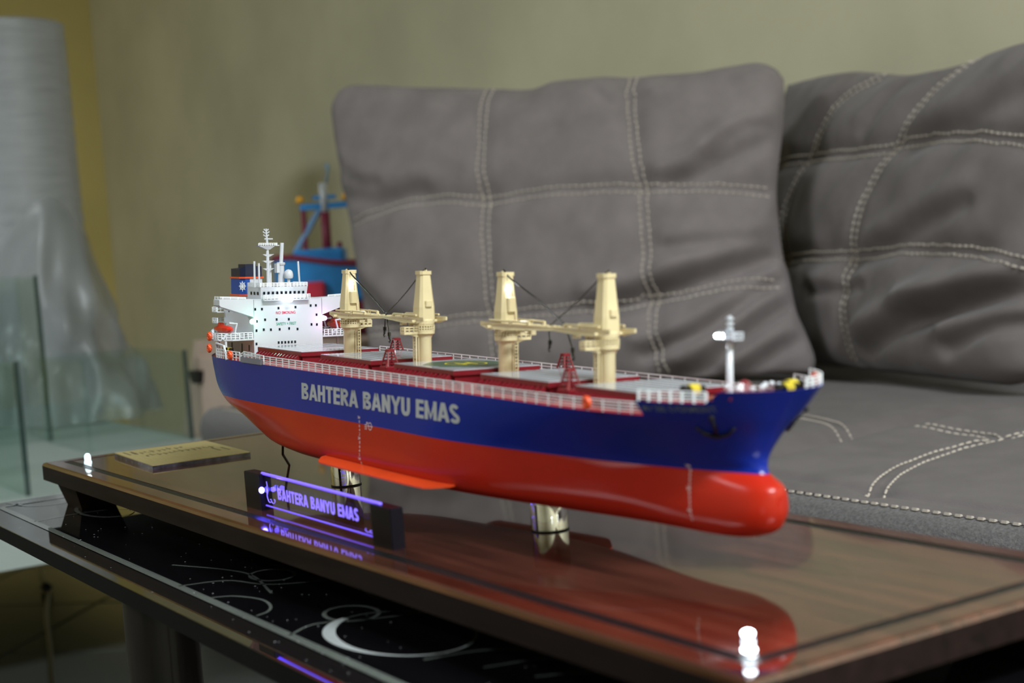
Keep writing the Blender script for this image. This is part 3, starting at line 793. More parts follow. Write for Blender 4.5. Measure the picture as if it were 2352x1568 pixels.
    for dy in (-1, 1):
        for xa, xb in ((-.004, .014), (.013, .028)):
            ya = .0068 + (.0012-.0068)*max(0, (xa-.004)/(Lj-.004)); yb = .0068 + (.0012-.0068)*max(0, (xb-.004)/(Lj-.004))
            mb.tube([(xa, dy*(ya+.0006), zj+.0026), (xb, dy*(yb+.0006), zj+.0024)], .0006, 6)
            mb.bx(xb-.0008, xb+.0008, dy*(yb+.0006)-.0006, dy*(yb+.0006)+.0006, zj+.0006, zj+.0026)
    mb.tube([(-.003, -.0098, zj-.001), (-.003, .0098, zj-.001)], .0010, 8)
    for x_ in (.014, .024): mb.bx(x_-.0016, x_+.0016, -.0014, .0014, zj-.0042, zj-.0020)
    put(mb, 'jib_rods', cream_m, ped)
    # cable and hook block
    tip = (Lj-.001, 0, zj+.0014)
    if lamp_on:
        path = catmull([(0, -.001, zt-.0015), (.0008, -.0012, zt+.0012), (.006, -.0012, zt-.003), (Lj*.55, -.0008, .1190), tip], 24)
    else:
        path = catmull([(0, -.001, zt-.0010), (.0008, -.001, zt+.0008), (Lj*.5, -.0006, .1190), tip], 20)
    put(MB().tube([tuple(p) for p in path], .00050 if lamp_on else .00034, 6), 'cable', cable_m, ped, smooth=True)
    mb = MB(); hz = hook_z
    mb.tube([tip, (Lj+.0005, 0, zj-.003), (hook_x, 0, hz+.004)], .0004, 6)
    mb.tube([(hook_x, 0, hz+.0046), (hook_x+.0002, 0, hz+.0024)], .0010, 8)
    mb.tube([(hook_x+.0002, 0, hz+.0026), (hook_x+.0006, 0, hz+.0006)], .0007, 8)
    mb.tube([(hook_x+.0006, 0, hz+.0006), (hook_x+.0014, 0, hz-.0004), (hook_x+.0008, 0, hz-.0014), (hook_x-.0002, 0, hz-.0010)], .0005, 6)
    put(mb, 'hook_block', cable_m, ped)
    if lamp_on:
        lp = (.0012, -.0036, .1275)
        o = put(MB().ball((.0046, -.0012, .1238), .0016, 10), 'work_lamp', ledw_m, ped, smooth=True)
        lamp('work_lamp_light', T((.0088, -.0014, .1238)), .0004, (1, .97, .88), .001, ped)
        put(MB().tube([tuple(p) for p in catmull([(.0040, .0010, .125), (.0052, .0018, .113), (.0056, .0022, .104), (.0043, .0012, .094), (.0042, .0008, .079)], 16)], .00012, 4), 'lamp_wire', maroon_m, ped)
crane(-.0658, False, True, .0500, .0915, .0480)
crane(.0255, True, False, .0465, .0945, .0455)
crane(.1100, False, True, .0590, .0915, .0550)
crane(.1965, True, False, .0465, .0945, .0470)

# foremast ---------------------------------------------------------------
mb = MB().lathe([(.0019, .0798), (.0016, .084), (.0013, .1052)], (.2822, 0, 0), 14)
fmst = mb.build('foremast', white_m, ship, smooth=True)
mb = MB()
mb.bx(.2772, .2874, -.0030, .0030, .1052, .1058)
pth = [(.2775, -.0028, .1058), (.2872, -.0028, .1058), (.2872, .0028, .1058), (.2775, .0028, .1058), (.2775, -.0028, .1058)]
for zz in (.0012, .0026): mb.tube([(a, b, c+zz) for a, b, c in pth], .0004, 4)
for k in range(5):
    x_ = .2775 + k*.00243
    for y_ in (-.0028, .0028): mb.cyl((x_, y_, .1058), (x_, y_, .1084), .0004, n=5)
mb.build('crow_nest', white_m, fmst)
mb = MB().cyl((.2822, 0, .105), (.2822, 0, .1155), .0007, n=8)
for zz in (.1098, .1120, .1142): mb.lathe([(.0010, zz-.0006), (.0017, zz-.0004), (.0017, zz+.0005), (.0010, zz+.0007)], (.2822, 0, 0), 10)
mb.build('masthead', white_m, fmst)
MB().lathe([(.0002, -.0020), (.0009, -.0016), (.0012, -.0008), (.0012, .0016), (.0013, .0017), (.0013, .0022)], (.2755, -.0004, .1066), 12, 'x').build('mast_lamp', ledw_m, fmst, smooth=True)
lamp('mast_lamp_light', (.2715, -.0012, .1066), .0018, (.85, .9, 1), .001, fmst)
mb = MB()
for sgn in (-1, 1): mb.tube([(.2775, sgn*.002, .0800), (.2818, 0, .100)], .0003, 4)
# forecastle gear
def winch(x, y):
    w_ = MB().bx(x-.0035, x+.0035, y-.004, y-.0030, .0812, .0866).bx(x-.0035, x+.0035, y+.0030, y+.004, .0812, .0866).cyl((x, y-.0055, .0855), (x, y+.0055, .0855), .0021, n=12).build('mooring_winch', black_m, ship, smooth=False)
    MB().cyl((x, y-.0024, .0855), (x, y+.0024, .0855), .0025, n=12).build('rope_coil', rope_m, w_)
winch(.2935, .0245); winch(.303, .0130); winch(.2835, -.0215)
MB().lathe([(.0052, .0798), (.0042, .0830), (.0028, .0862), (.0010, .0876)], (.2800, .0105, 0), 7).build('vent_cowl', maroon_m, ship)
for x, y in ((.289,.014),(.292,.011),(.2875,.019),(.296,.006),(.2985,.003),(.294,.017),(.3005,-.004),(.297,-.009),(.287,-.006)):
    MB().lathe([(.0007, .0810), (.0007, .0850), (.0012, .0854), (.0012, .0866), (.0004, .0871)], (x, y, 0), 8).build('bollard', white_m, ship, smooth=True)
for x, y in ((.290,-.0165),(.2935,-.0135)):
    MB().cyl((x, y, .080), (x, y, .0826), .0014, n=10).build('rope_coil', rope_m, ship)
for x, y in ((.2660,.012),(.2640,.022),(.2670,-.004),(.2690,.018)):
    MB().lathe([(.0010, DK-.001), (.0010, DK+.004), (.0018, DK+.0052), (.0014, DK+.0070), (.0003, DK+.0076)], (x, y, 0), 10).build('deck_vent', maroon_m, ship, smooth=True)

# superstructure ---------------------------------------------------------
XF = -.155; HW = .0250; ZR = .1125
hs = MB(); hs.bx(-.205, XF, -HW, HW, DK-.001, ZR)
house = hs.build('deckhouse', white_m, ship)
# bridge wings: triangular gussets out to the ship's side
for sgn in (-1, 1):
    poly = [(sgn*HW*.98, .1012), (sgn*.0478, .1088), (sgn*.0486, .1096), (sgn*.0486, .1132), (sgn*.0478, .1138), (sgn*HW*.98, ZR+.0006)]
    MB().prism(poly, XF-.010, XF, 'x').build('bridge_wing', white_m, house)
    railing([(XF-.001, sgn*.030, .1130), (XF-.001, sgn*.0478, .1138), (XF-.0095, sgn*.0478, .1138)], .0014, 2, .005, parent=house, r=.0003)
mb = MB().bx(-.2045, XF+.0002, -HW, HW, ZR, ZR+.0005); mb.build('bridge_deck', white_m, house)
# wheelhouse
poly = [(-.0178, ZR), (.0150, ZR), (.0142, .1208), (-.0195, .1208)]
def wh(z, ins): return [(XF-.001-ins, -.0190+ins*.3, z), (XF-.001-ins, .0150-ins*.3, z), (-.178, .0150, z), (-.178, -.0190, z)]
mb = MB().loft([wh(ZR, .0016), wh(.1208, 0)]); whs = mb.build('wheelhouse', white_m, house)
railing([(-.178, -.0185, .1208), (XF-.0012, -.0193, .1208), (XF-.0012, .0148, .1208), (-.178, .0148, .1208)], .0026, 3, .0024, parent=whs, r=.0003, post=.0004)
for k in range(10):
    y = -.0165 + k*.00315
    MB().box((XF-.0014, y, .1168), (.0006, .0014, .0018)).build('bridge_window', windowglass_m, whs)
for k in range(3):
    MB().box((XF-.006-k*.0052, -.0190, .1166), (.0022, .0006, .0020)).build('bridge_window', windowglass_m, whs)
# front balcony with railing and the bright lamp under it
mb = MB().bx(XF, XF+.0036, -.0188, .0150, .1118, .1126); bal = mb.build('front_balcony', white_m, house)
railing([(XF, -.0186, .1126), (XF+.0034, -.0186, .1126), (XF+.0034, .0148, .1126), (XF, .0148, .1126)], .0030, 3, .0026, parent=bal, r=.0003, post=.0004)
MB().ball((XF+.0052, -.0012, .1128), .0024, 12).build('floodlight', ledw_m, house, smooth=True)
lamp('floodlight_light', (XF+.0105, -.0012, .1125), .0014, (.75, .85, 1.0), .002, house)
def side_led(y, z, m, col, pw):
    MB().lathe([(.0018, -.0020), (.0018, -.0012), (.0015, -.0011), (.0015, .0012), (.0010, .0022), (.0002, .0026)], (XF+.0024, y, z), 14, 'x').build('navigation_lamp', m, house, smooth=True)
    lamp('navigation_lamp_light', (XF+.0066, y, z), pw, col, .001, house)
side_led(-.0262, .0984, ledg_m, (.2, 1.0, .6), .0013)
side_led(.0252, .0990, ledr_m, (1.0, .2, .75), .0014)
win = [(-.0238,.1064),(-.0190,.1064),(-.0071,.1067),(.0052,.107),(.0164,.1077),(.0203,.1077),(.0207,.1014),(-.0169,.0993),(-.0086,.0992),(.0002,.0991),(-.0229,.0984),(.0168,.095),(.0208,.0948),(-.0232,.0924),(-.0180,.0928),(-.0129,.0926),(-.0066,.0926),(.0003,.0929),(.0064,.0923),(-.0234,.0836)] + [(-.0075+.0024*k, .0838) for k in range(6)]
wm = None
for y, z in win:
    if wm is None: o = wm = MB().bx(-.0003, .0003, -.00062, .00062, -.0008, .0008).build('window', windowglass_m, house)
    else: o = wm.copy(); C.objects.link(o); o.parent = house
    o.location = (XF, y, z)
for x, z, h in ((-.196,.1042,.0016),(-.186,.1040,.0012),(-.164,.0892,.0026),(-.168,.0892,.0026),(-.172,.0892,.0026),(-.192,.080,.006),(-.175,.080,.006),(-.163,.0805,.004)):
    MB().bx(x-.0007, x+.0007, -HW-.0003, -HW+.0002, z-h/2, z+h/2).build('side_window', windowglass_m, house)
def front_text(body, y0, z0, wd, ht, m):
    vs, fs = text_fit(body, wd, ht, .012)
    MB().add([(XF+.00025, y0+a, z0+b) for a, b in vs], fs).build('front_lettering', m, house)
front_text('NO SMOKING', -.0089, .1027, .0140, .0019, mat('red_lettering', lin(206, 60, 90), .6))
front_text('SAFETY + FIRST', -.0089, .0953, .0144, .0019, mat('green_lettering', lin(60, 160, 130), .6))
# boat deck platforms with railings
for sgn in (-1, 1):
    MB().prism([(XF+.0005, sgn*HW), (XF+.0005, sgn*.0400), (XF-.005, sgn*.0478), (-.172, sgn*.0490), (-.205, sgn*.034), (-.236, sgn*.018), (-.236, 0), (-.205, 0), (-.205, sgn*HW)], .0862, .0872).build('boat_deck', white_m, house)
    railing([(XF+.0002, sgn*.0262, .0872), (XF+.0002, sgn*.0400, .0872), (XF-.0052, sgn*.0475, .0872), (-.172, sgn*.0487, .0872), (-.205, sgn*.0337, .0872), (-.235, sgn*.0178, .0872)], .0040, 3, .0030, parent=house, r=.0003, post=.0004)
    for x in (-.158, -.170): MB().cyl((x, sgn*.0435, DK-.001), (x, sgn*.0435, .0865), .0008, n=6).build('deck_pillar', white_m, house)
for zc in (.0960, .1035):
    MB().bx(-.214, -.2045, -.030, .030, zc-.0006, zc).build('aft_balcony', white_m, house)
    railing([(-.205, -.0298, zc), (-.2138, -.0298, zc), (-.2138, .0298, zc)], .0030, 2, .003, parent=house, r=.0003)
# stern bulwark with sloping stanchion, gangway
railing([(-.144, -.0500, DK), (-.16, -.0490, DK), (-.19, -.0375, DK), (-.218, -.0235, DK)], .0060, 3, .004, m=rail_m)
MB().tube([(-.1415, -.0500, DK-.0005), (-.1470, -.0495, .0838), (-.158, -.0488, .0846), (-.164, -.048, .0846)], .00075, 6).build('stern_frame', white_m, ship)
for k in range(5):
    MB().cyl((-.148-k*.0028, -.042, DK), (-.148-k*.0028, -.044, .0815), .0013, n=8).cyl((-.148-k*.0028, -.044, .0800), (-.148-k*.0028, -.044, .0822), .0015, n=8).build('mooring_bitt', rope_m if k % 2 else black_m, ship)
gg = MB().bx(-.1165, -.086, -.0512, -.0496, .0752, .0786).build('gangway', mat('grey_steel', lin(128, 126, 136), .5), ship)
railing([(-.1165, -.0508, .0768), (-.112, -.0508, .0786), (-.082, -.0508, .0776)], .0034, 2, .006, parent=gg)
# lifeboats in their davits
for sgn in (-1, 1):
    prof = [(-.0130, .0006, .0006), (-.0105, .0026, .0020), (-.0050, .0036, .0030), (.0050, .0036, .0030), (.0105, .0026, .0022), (.0130, .0006, .0008)]
    rings = []
    for x_, hw_, hh in prof:
        rings.append([(-.166+x_, sgn*.0415+hw_*math.cos(a), .0938+hh*(math.sin(a) if math.sin(a) < 0 else .85*math.sin(a))) for a in [2*math.pi*(k+.5)/8 for k in range(8)]])
    lb = MB().loft(rings).build('lifeboat', boatred_m, ship)
    MB().cbox(-.173, -.168, sgn*.0415-.0016, sgn*.0415+.0016, .0956, .0978, .0006).build('lifeboat_cabin', boatred_m, lb)
    mb = MB()
    for x_ in (-.157, -.175):
        mb.tube([(x_, sgn*.032, .0872), (x_, sgn*.0375, .0915), (x_, sgn*.036, .0972), (x_, sgn*.0415, .0978)], .0008, 6)
        mb.tube([(x_, sgn*.046, .0872), (x_, sgn*.0425, .0912)], .0008, 6)
    mb.build('davit', white_m, ship)
# mast, pole and domes on the wheelhouse roof
mb = MB(); X = -.164; Y = -.0098
mb.tube([(X, Y, .1208), (X, Y-.0004, .149), (X, Y-.0010, .1595)], [.0013, .0009, .0005], 8)
mb.tube([(X-.002, Y+.0026, .1208), (X-.002, Y+.0024, .137)], .0007, 6)
rm = mb.build('radar_mast', white_m, ship)
for zc, hw_ in ((.1327, .0042), (.1378, .0042), (.1421, .0042)):
    MB().loft([[(X-.0005, Y-.0008, zc-.0014), (X+.0005, Y-.0008, zc-.0014), (X+.0005, Y+.0008, zc-.0014), (X-.0005, Y+.0008, zc-.0014)],
               [(X-.0010, Y-hw_, zc+.0004), (X+.0010, Y-hw_, zc+.0004), (X+.0010, Y+hw_, zc+.0004), (X-.0010, Y+hw_, zc+.0004)]]).build('cross_arm', white_m, rm)
mb = MB().loft([[(X-.0012, Y-.001, .1455), (X+.0012, Y-.001, .1455), (X+.0012, Y+.001, .1455), (X-.0012, Y+.001, .1455)],
                [(X-.0026, Y-.0078, .1482), (X+.0026, Y-.0078, .1482), (X+.0026, Y+.0045, .1482), (X-.0026, Y+.0045, .1482)]])
mb.bx(X-.0015, X+.0010, Y+.003, Y+.0080, .1480, .1486)
mb.build('mast_platform', white_m, rm)
railing([(X+.0025, Y-.0076, .1482), (X+.0025, Y+.0044, .1482), (X-.0025, Y+.0078, .1484)], .0016, 2, .0016, parent=rm, r=.0003)
mb = MB(); mb.tube([(X, Y-.0024, .1526), (X, Y+.0036, .1526)], .0005, 6)
for zc, hw_ in ((.1545, .0017), (.1566, .0020), (.1582, .0014)):
    mb.tube([(X, Y-.001-hw_, zc+.0005), (X, Y-.001, zc-.0003), (X, Y-.001+hw_, zc+.0005)], .0004, 5)
    for q in (-1, 1): mb.ball((X, Y-.001+q*hw_, zc+.0007), .0005, 6)
mb.build('antenna_array', white_m, rm)
ps = MB().tube([(X-.003, .0006, .1208), (X-.003, .0009, .1286), (X-.003, .0008, .1355)], .0022, 10)
ps = ps.lathe([(.0026, .1350), (.0030, .1356), (.0030, .1366), (.0022, .1370)], (X-.003, .0008, 0), 12).build('signal_post', white_m, ship, smooth=True, angle=40)
MB().cyl((X-.003, .0010, .1366), (X-.003, .0020, .1500), .0013, n=12).build('signal_tube', white_m, ps, smooth=True, angle=40)
MB().bx(X-.005, X-.001, -.0030, -.0010, .1300, .1362).build('signal_box', white_m, ps)
rd = MB().lathe([(.0010, .1208), (.0010, .1258), (.0027, .1262), (.0031, .1272), (.0031, .1290), (.0026, .1308), (.0016, .1318), (.0002, .1322)], (X+.002, .0040, 0), 16).build('radome', white_m, ship, smooth=True, angle=50)
for y, z1 in ((-.0235, .1380), (-.0183, .1366), (.0110, .1375)):
    MB().cyl((X+.004, y+(.002 if y < -.02 else 0), .1208), (X+.004, y+(.002 if y < -.02 else 0)-(.0008 if y > 0 else 0), z1), .0007, n=8).build('whip_antenna', white_m, ship)
# funnel
FXc = (-.224, -.206); FY = .0076; fy0 = -.0035
def fring(z, g=0, hx=0): return [(FXc[0]-g, fy0-FY-g, z), (FXc[1]-.003+g, fy0-FY-g, z), (FXc[1]+g, fy0-FY+.003-g, z), (FXc[1]+g, fy0+FY+g, z), (FXc[0]-g, fy0+FY+g, z)]
fn = MB().loft([fring(ZR), fring(.1263)]).build('funnel', white_m, ship)
MB().loft([fring(.1150, .0001), fring(.1262, .0001)]).build('funnel_band', [white_m], fn)
MB().add([(FXc[0], fy0-FY-.0002, .1148), (FXc[1]-.0028, fy0-FY-.0002, .1148), (FXc[1]-.0028, fy0-FY-.0002, .1260), (FXc[0], fy0-FY-.0002, .1260),
          (FXc[1]+.0002, fy0-FY+.0028, .1148), (FXc[1]+.0002, fy0-FY+.0028, .1260), (FXc[1]+.0002, fy0-.0015, .1148), (FXc[1]+.0002, fy0-.0015, .1260)], [(0,1,2,3), (1,4,5,2), (4,6,7,5)]).build('blue_panel', funnelblue_m, fn)
for z in (.1143, .1264): MB().loft([fring(z-.0006, .0010), fring(z+.0005, .0010)]).build('orange_band', orange_m, fn)
mb = MB().loft([fring(.1268), [(p[0], p[1], .1325 if i < 2 else .1342) for i, p in enumerate(fring(.13))]]); mb.bx(FXc[0]+.002, FXc[1]-.004, fy0-.003, fy0+.005, .133, .1356); mb.build('funnel_top', navy_m, fn)
# ship's wheel emblem, on the chamfered corner of the blue panel
mb = MB(); c0 = Vector((FXc[1]-.0014, fy0-FY+.0014, .1205)); ex = Vector((.7071, .7071, 0)); ez = Vector((0, 0, 1)); nv = Vector((.7071, -.7071, 0))*.0006
E_ = lambda a, b: c0 + nv + ex*a + ez*b
mb.tube([E_(.0017*math.cos(2*math.pi*k/16), .0023*math.sin(2*math.pi*k/16)) for k in range(16)], .0003, 4, closed=True)
mb.tube([E_(.0008*math.cos(2*math.pi*k/10), .0011*math.sin(2*math.pi*k/10)) for k in range(10)], .0003, 4, closed=True)
for k in range(4):
    a = math.pi*k/4; mb.tube([E_(-.0026*math.cos(a), -.0036*math.sin(a)), E_(.0026*math.cos(a), .0036*math.sin(a))], .00022, 4)
mb.build('wheel_emblem', rail_m, fn)

# ------------------------------------------------------------------ sofa
SZ = BT - 0.08
sofa = thing('sofa', 'long taupe suede sofa with pale double stitching behind the coffee table', 'sofa', (0.1, 0.9, 0))
def so(mb, name, m, **k):
    o = mb.build(name, m, sofa, **k); o.location = (-0.1, -0.9, 0); return o
SX0, SX1, SY0, SY1 = -1.50, 1.30, 0.455, 1.30
def bump_line(x, y, line, wdt):
    best = 9
    for (ax, ay), (bx_, by) in zip(line, line[1:]):
        dx, dy = bx_-ax, by-ay; t = max(0, min(1, ((x-ax)*dx+(y-ay)*dy)/(dx*dx+dy*dy)))
        best = min(best, math.hypot(x-ax-t*dx, y-ay-t*dy))
    return math.exp(-(best/wdt)**2)
CREASE = [(-.318, .50), (-.323, .574), (-.355, .725), (-.352, .923), (-.33, 1.1)]
ST1 = [(-.092, .478), (-.097, .484), (-.135, .545), (-.163, .608), (-.182, .683), (-.178, .76), (-.16, .85)]
ST2 = [(-.62, .835), (-.529, .808), (-.440, .769), (-.356, .722)]
ST3 = [(-.30, .762), (-.276, .760), (-.218, .757), (-.176, .737)]
ST4 = [(.25, .478), (.24, .56), (.21, .66), (.20, .80)]
def seat_h(x, y):
    e = max(0, min(1, (y-SY0)/.09)); h = -.004*(1-e)**3
    back = max(0, (y-.95)/.2); h -= .012*min(1, back)**2
    h += .004*math.sin(min(1, max(0, (y-SY0)/.6))*math.pi)*(.6+.4*math.cos((x+.05)*6.0))
    h -= .020*bump_line(x, y, CREASE, .030) - .006*bump_line(x, y, [(p[0]+.06, p[1]) for p in CREASE], .04)
    for L_ in (ST1, ST2, ST3, ST4): h -= .0045*bump_line(x, y, L_, .012)
    h -= .004*math.exp(-((y-SY0-.030)/.008)**2)
    h += .0025*math.sin(x*17+y*9)*math.sin(y*14-x*5)
    return SZ + h
xs = np.concatenate([np.linspace(SX0, -.8, 30), np.linspace(-.79, .45, 170), np.linspace(.46, SX1, 30)])
ys = np.concatenate([np.linspace(SY0, SY0+.10, 30), np.linspace(SY0+.105, SY1, 70)])
V = [(x, y, seat_h(x, y)) for y in ys for x in xs]; nx = len(xs); F = [(j*nx+i, j*nx+i+1, (j+1)*nx+i+1, (j+1)*nx+i) for j in range(len(ys)-1) for i in range(nx-1)]
mb = MB().add(V, F)
bot = SZ - .13
rim = [j*nx for j in range(len(ys))]; 
def skirt(idx):
    vs = [V[i] for i in idx] + [(V[i][0], V[i][1], bot) for i in idx]; n = len(idx)
    mb.add(vs, [(i, i+1, n+i+1, n+i) for i in range(n-1)])
skirt(rim); skirt(list(range(nx))); skirt([j*nx+nx-1 for j in range(len(ys))]); skirt([(len(ys)-1)*nx+i for i in range(nx)])
mb.add([(SX0, SY0, bot), (SX1, SY0, bot), (SX1, SY1, bot), (SX0, SY1, bot)], [(0,1,2,3)])
seat = so(mb, 'seat', seat_m, smooth=True, angle=60)
# rolled plush front edge
fr = [(SY0+.003, SZ-.007)] + [(SY0+.004-.026*math.sin(a), SZ-.038+.034*math.cos(a)) for a in np.linspace(0, math.pi*.62, 12)] + [(SY0-.012, bot-.03), (SY0+.05, bot-.03), (SY0+.05, SZ-.06)]
mbf = MB(); rings = [[(x, y, z) for y, z in fr] for x in np.linspace(SX0, SX1, 60)]
so(mbf.loft(rings), 'front_border', plush_m, smooth=True, angle=60)
so(MB().cbox(SX0, SX1, SY0+.02, SY1+.02, .05, bot, .02), 'frame', sofa_m2)
so(MB().cbox(SX0, SX1, SY1+.005, SY1+.15, .05, SZ+.24, .04), 'backrest', sofa_m2)
so(MB().cbox(SX1, SX1+.20, SY0, SY1+.15, .05, SZ+.18, .04), 'armrest', sofa_m2)
for x in (SX0+.08, SX1+.1):
    for y in (SY0+.08, SY1+.12): so(MB().cyl((x, y, 0), (x, y, .055), .022, .028, 12), 'leg', black_m)
def stitch_geo(mb, P, N, pitch, ln, wd, hgt):
    """little raised stitches along a 3D polyline P with normals N"""
    P = [Vector(p) for p in P]; seg = [0]
    for a, b in zip(P, P[1:]): seg.append(seg[-1] + (b-a).length)
    s_ = pitch*.5
    while s_ < seg[-1]:
        k = max(j for j in range(len(seg)-1) if seg[j] <= s_); t = (s_-seg[k])/max(1e-9, seg[k+1]-seg[k])
        p = P[k].lerp(P[k+1], t); d = (P[k+1]-P[k]).normalized(); n = Vector(N[k]).lerp(Vector(N[k+1]), t).normalized(); q = n.cross(d)
        c = p + n*hgt*.2
        mb.add([c-d*ln/2, c-d*ln*.3-q*wd/2, c+d*ln*.3-q*wd/2, c+d*ln/2, c+d*ln*.3+q*wd/2, c-d*ln*.3+q*wd/2, c-d*ln*.25+n*hgt, c+d*ln*.25+n*hgt],
               [(0,1,6), (1,2,7,6), (2,3,7), (3,4,7), (4,5,6,7), (5,0,6)])
        s_ += pitch
def seat_stitch(line, off=.007):
    L = catmull(line, 60); mb = MB()
    for sg_ in (-1, 1):
        P = []
        for i in range(len(L)):
            d = L[min(i+1, len(L)-1)] - L[max(i-1, 0)]; d /= np.linalg.norm(d)
            x, y = L[i, 0]-d[1]*off*sg_, L[i, 1]+d[0]*off*sg_; P.append((x, y, seat_h(x, y)+.0004))
        stitch_geo(mb, P, [(0,0,1)]*len(P), .0105, .0088, .0026, .0013)
    o = mb.build('stitching', thread_m, seat, kind='stuff')
for L_ in (ST1, ST2, ST3, ST4): seat_stitch(L_)
mb = MB(); P = [(x, SY0-.001, SZ-.0035) for x in np.linspace(SX0+.05, SX1-.05, 80)]
stitch_geo(mb, P, [(0,-.5,.85)]*80, .0105, .0085, .0030, .0016); mb.build('stitching', thread_m, seat, kind='stuff')

# ------------------------------------------------------------------ cushions
def cushion(label, O, e1, e2, n, top, right, left, bottom, seams, creases, T, fabric):
    O = np.array(O); e1 = np.array(e1); e2 = np.array(e2); n = np.array(n)
    N1, N2 = 110, 90
    tp = catmull(top, N1); bt = catmull(bottom, N1); lf = catmull(left[::-1], N2); rg = catmull(right[::-1], N2)
    u = np.linspace(0, 1, N1)[None, :, None]; v = np.linspace(0, 1, N2)[:, None, None]
    P = (1-v)*bt[None] + v*tp[None] + (1-u)*lf[:, None] + u*rg[:, None] - ((1-u)*(1-v)*bt[0] + u*(1-v)*bt[-1] + (1-u)*v*tp[0] + u*v*tp[-1])
    U = 2*u[..., 0]-1; Vv = 2*v[..., 0]-1
    puff = (np.clip(1-np.abs(U)**3.2, 0, 1)*np.clip(1-np.abs(Vv)**3.2, 0, 1))**.5 * np.ones((N2, N1))
    H = T*puff
    S, Tt = P[..., 0], P[..., 1]
    def dist(line):
        d = np.full(S.shape, 9.0)
        for a, b in zip(line, line[1:]):
            a = np.array(a); b = np.array(b); ab = b-a; t = np.clip(((S-a[0])*ab[0]+(Tt-a[1])*ab[1])/(ab@ab), 0, 1)
            d = np.minimum(d, np.hypot(S-a[0]-t*ab[0], Tt-a[1]-t*ab[1]))
        return d
    Wr = np.zeros_like(H)
    for L_ in seams: Wr -= .0085*np.exp(-(dist(L_)/.017)**2) + .0045*np.exp(-(dist(L_)/.050)**2)
    for (L_, dp, wd) in creases:
        nv = np.array([-(L_[-1][1]-L_[0][1]), L_[-1][0]-L_[0][0]]); nv /= np.linalg.norm(nv)
        if nv[1] < 0: nv = -nv
        cv = catmull(L_, 14)
        Wr -= dp*np.exp(-(dist(cv)/wd)**2)
        Wr += dp*.75*np.exp(-(dist(cv + nv*wd*1.9)/(wd*1.3))**2)
    Wr += .0022*np.sin(S*38+Tt*21)*np.sin(Tt*33-S*12) + .0015*np.sin(S*71-Tt*55)
    fade = np.clip(puff*2.2, 0, 1)
    front = H + Wr*fade; backh = -T*.75*puff
    W3 = lambda s_, t_, h: O + s_[..., None]*e1 + t_[..., None]*e2 + h[..., None]*n
    A = W3(S, Tt, front); B = W3(S, Tt, backh)
    A[..., 2] = np.maximum(A[..., 2], BT-.0720); B[..., 2] = np.maximum(B[..., 2], BT-.0720)   # rests flat on the seat
    vs = [tuple(p) for p in A.reshape(-1, 3)]; idx = lambda j, i: j*N1+i
    fs = [(idx(j, i), idx(j, i+1), idx(j+1, i+1), idx(j+1, i)) for j in range(N2-1) for i in range(N1-1)]
    bid = {}; 
    for j in range(N2):
        for i in range(N1):
            if j in (0, N2-1) or i in (0, N1-1): bid[(j, i)] = idx(j, i)
            else: bid[(j, i)] = len(vs); vs.append(tuple(B[j, i]))
    fs += [(bid[(j, i)], bid[(j+1, i)], bid[(j+1, i+1)], bid[(j, i+1)]) for j in range(N2-1) for i in range(N1-1)]
    root = thing('back_cushion', label, 'cushion', tuple(O))
    M_ = MB(); M_.v = [tuple(np.array(p)-O) for p in vs]; M_.f = fs; M_.mi = [0]*len(fs)
    body = M_.build('cushion_cover', fabric, root, smooth=True)
    flat = np.stack([S, Tt], -1).reshape(-1, 2); ff = A.reshape(-1, 3) - O
    gu = np.gradient(A, axis=1); gv = np.gradient(A, axis=0); nn_ = np.cross(gu, gv); nn_ /= np.linalg.norm(nn_, axis=-1, keepdims=True) + 1e-12
    fn_ = nn_.reshape(-1, 3)
    if (fn_.mean(0) @ n) < 0: fn_ = -fn_
    def onsurf(p):
        d = np.hypot(flat[:, 0]-p[0], flat[:, 1]-p[1]); k = np.argsort(d)[:4]; wt = 1/(d[k]+1e-5); wt /= wt.sum()
        return (ff[k]*wt[:, None]).sum(0), (fn_[k]*wt[:, None]).sum(0)
    for L_ in seams:
        Lc = catmull(L_, 70); mb = MB()
        for sg_ in (-1, 1):
            Q, NN = [], []
            for i in range(len(Lc)):
                d = Lc[min(i+1, len(Lc)-1)] - Lc[max(i-1, 0)]; d /= np.linalg.norm(d)
                p, m_ = onsurf((Lc[i, 0]-d[1]*.0062*sg_, Lc[i, 1]+d[0]*.0062*sg_)); Q.append(p + m_*.0006); NN.append(m_)
            stitch_geo(mb, Q, NN, .0100, .0084, .0034, .0018)
        mb.build('stitching', thread_m, body, kind='stuff')
    return root
def cre(flat, dws): return [([flat[3*i], flat[3*i+1], flat[3*i+2]], *dws[i]) for i in range(len(dws))]
c1 = cre([(.657,.172),(.500,.123),(.391,.096),(.679,.107),(.553,.016),(.500,-.001),(.693,.055),(.605,.002),(.592,-.004),(.656,.198),(.560,.185),(.500,.183),(.652,.349),(.554,.298),(.500,.283),(-.073,.320),(.013,.300),(.099,.302),(-.028,.152),(.036,.099),(.099,.068),(.316,.382),(.273,.323),(.229,.291),(-.088,.370),(-.029,.335),(.012,.324),(.656,.369),(.607,.354),(.560,.318),(.458,.424),(.409,.415),(.380,.439),(.666,.139),(.553,.062),(.460,.033)],
         [(.020,.016),(.016,.012),(.014,.010),(.009,.012),(.012,.014),(.010,.016),(.014,.018),(.008,.022),(.007,.012),(.008,.010),(.006,.012),(.013,.011)])
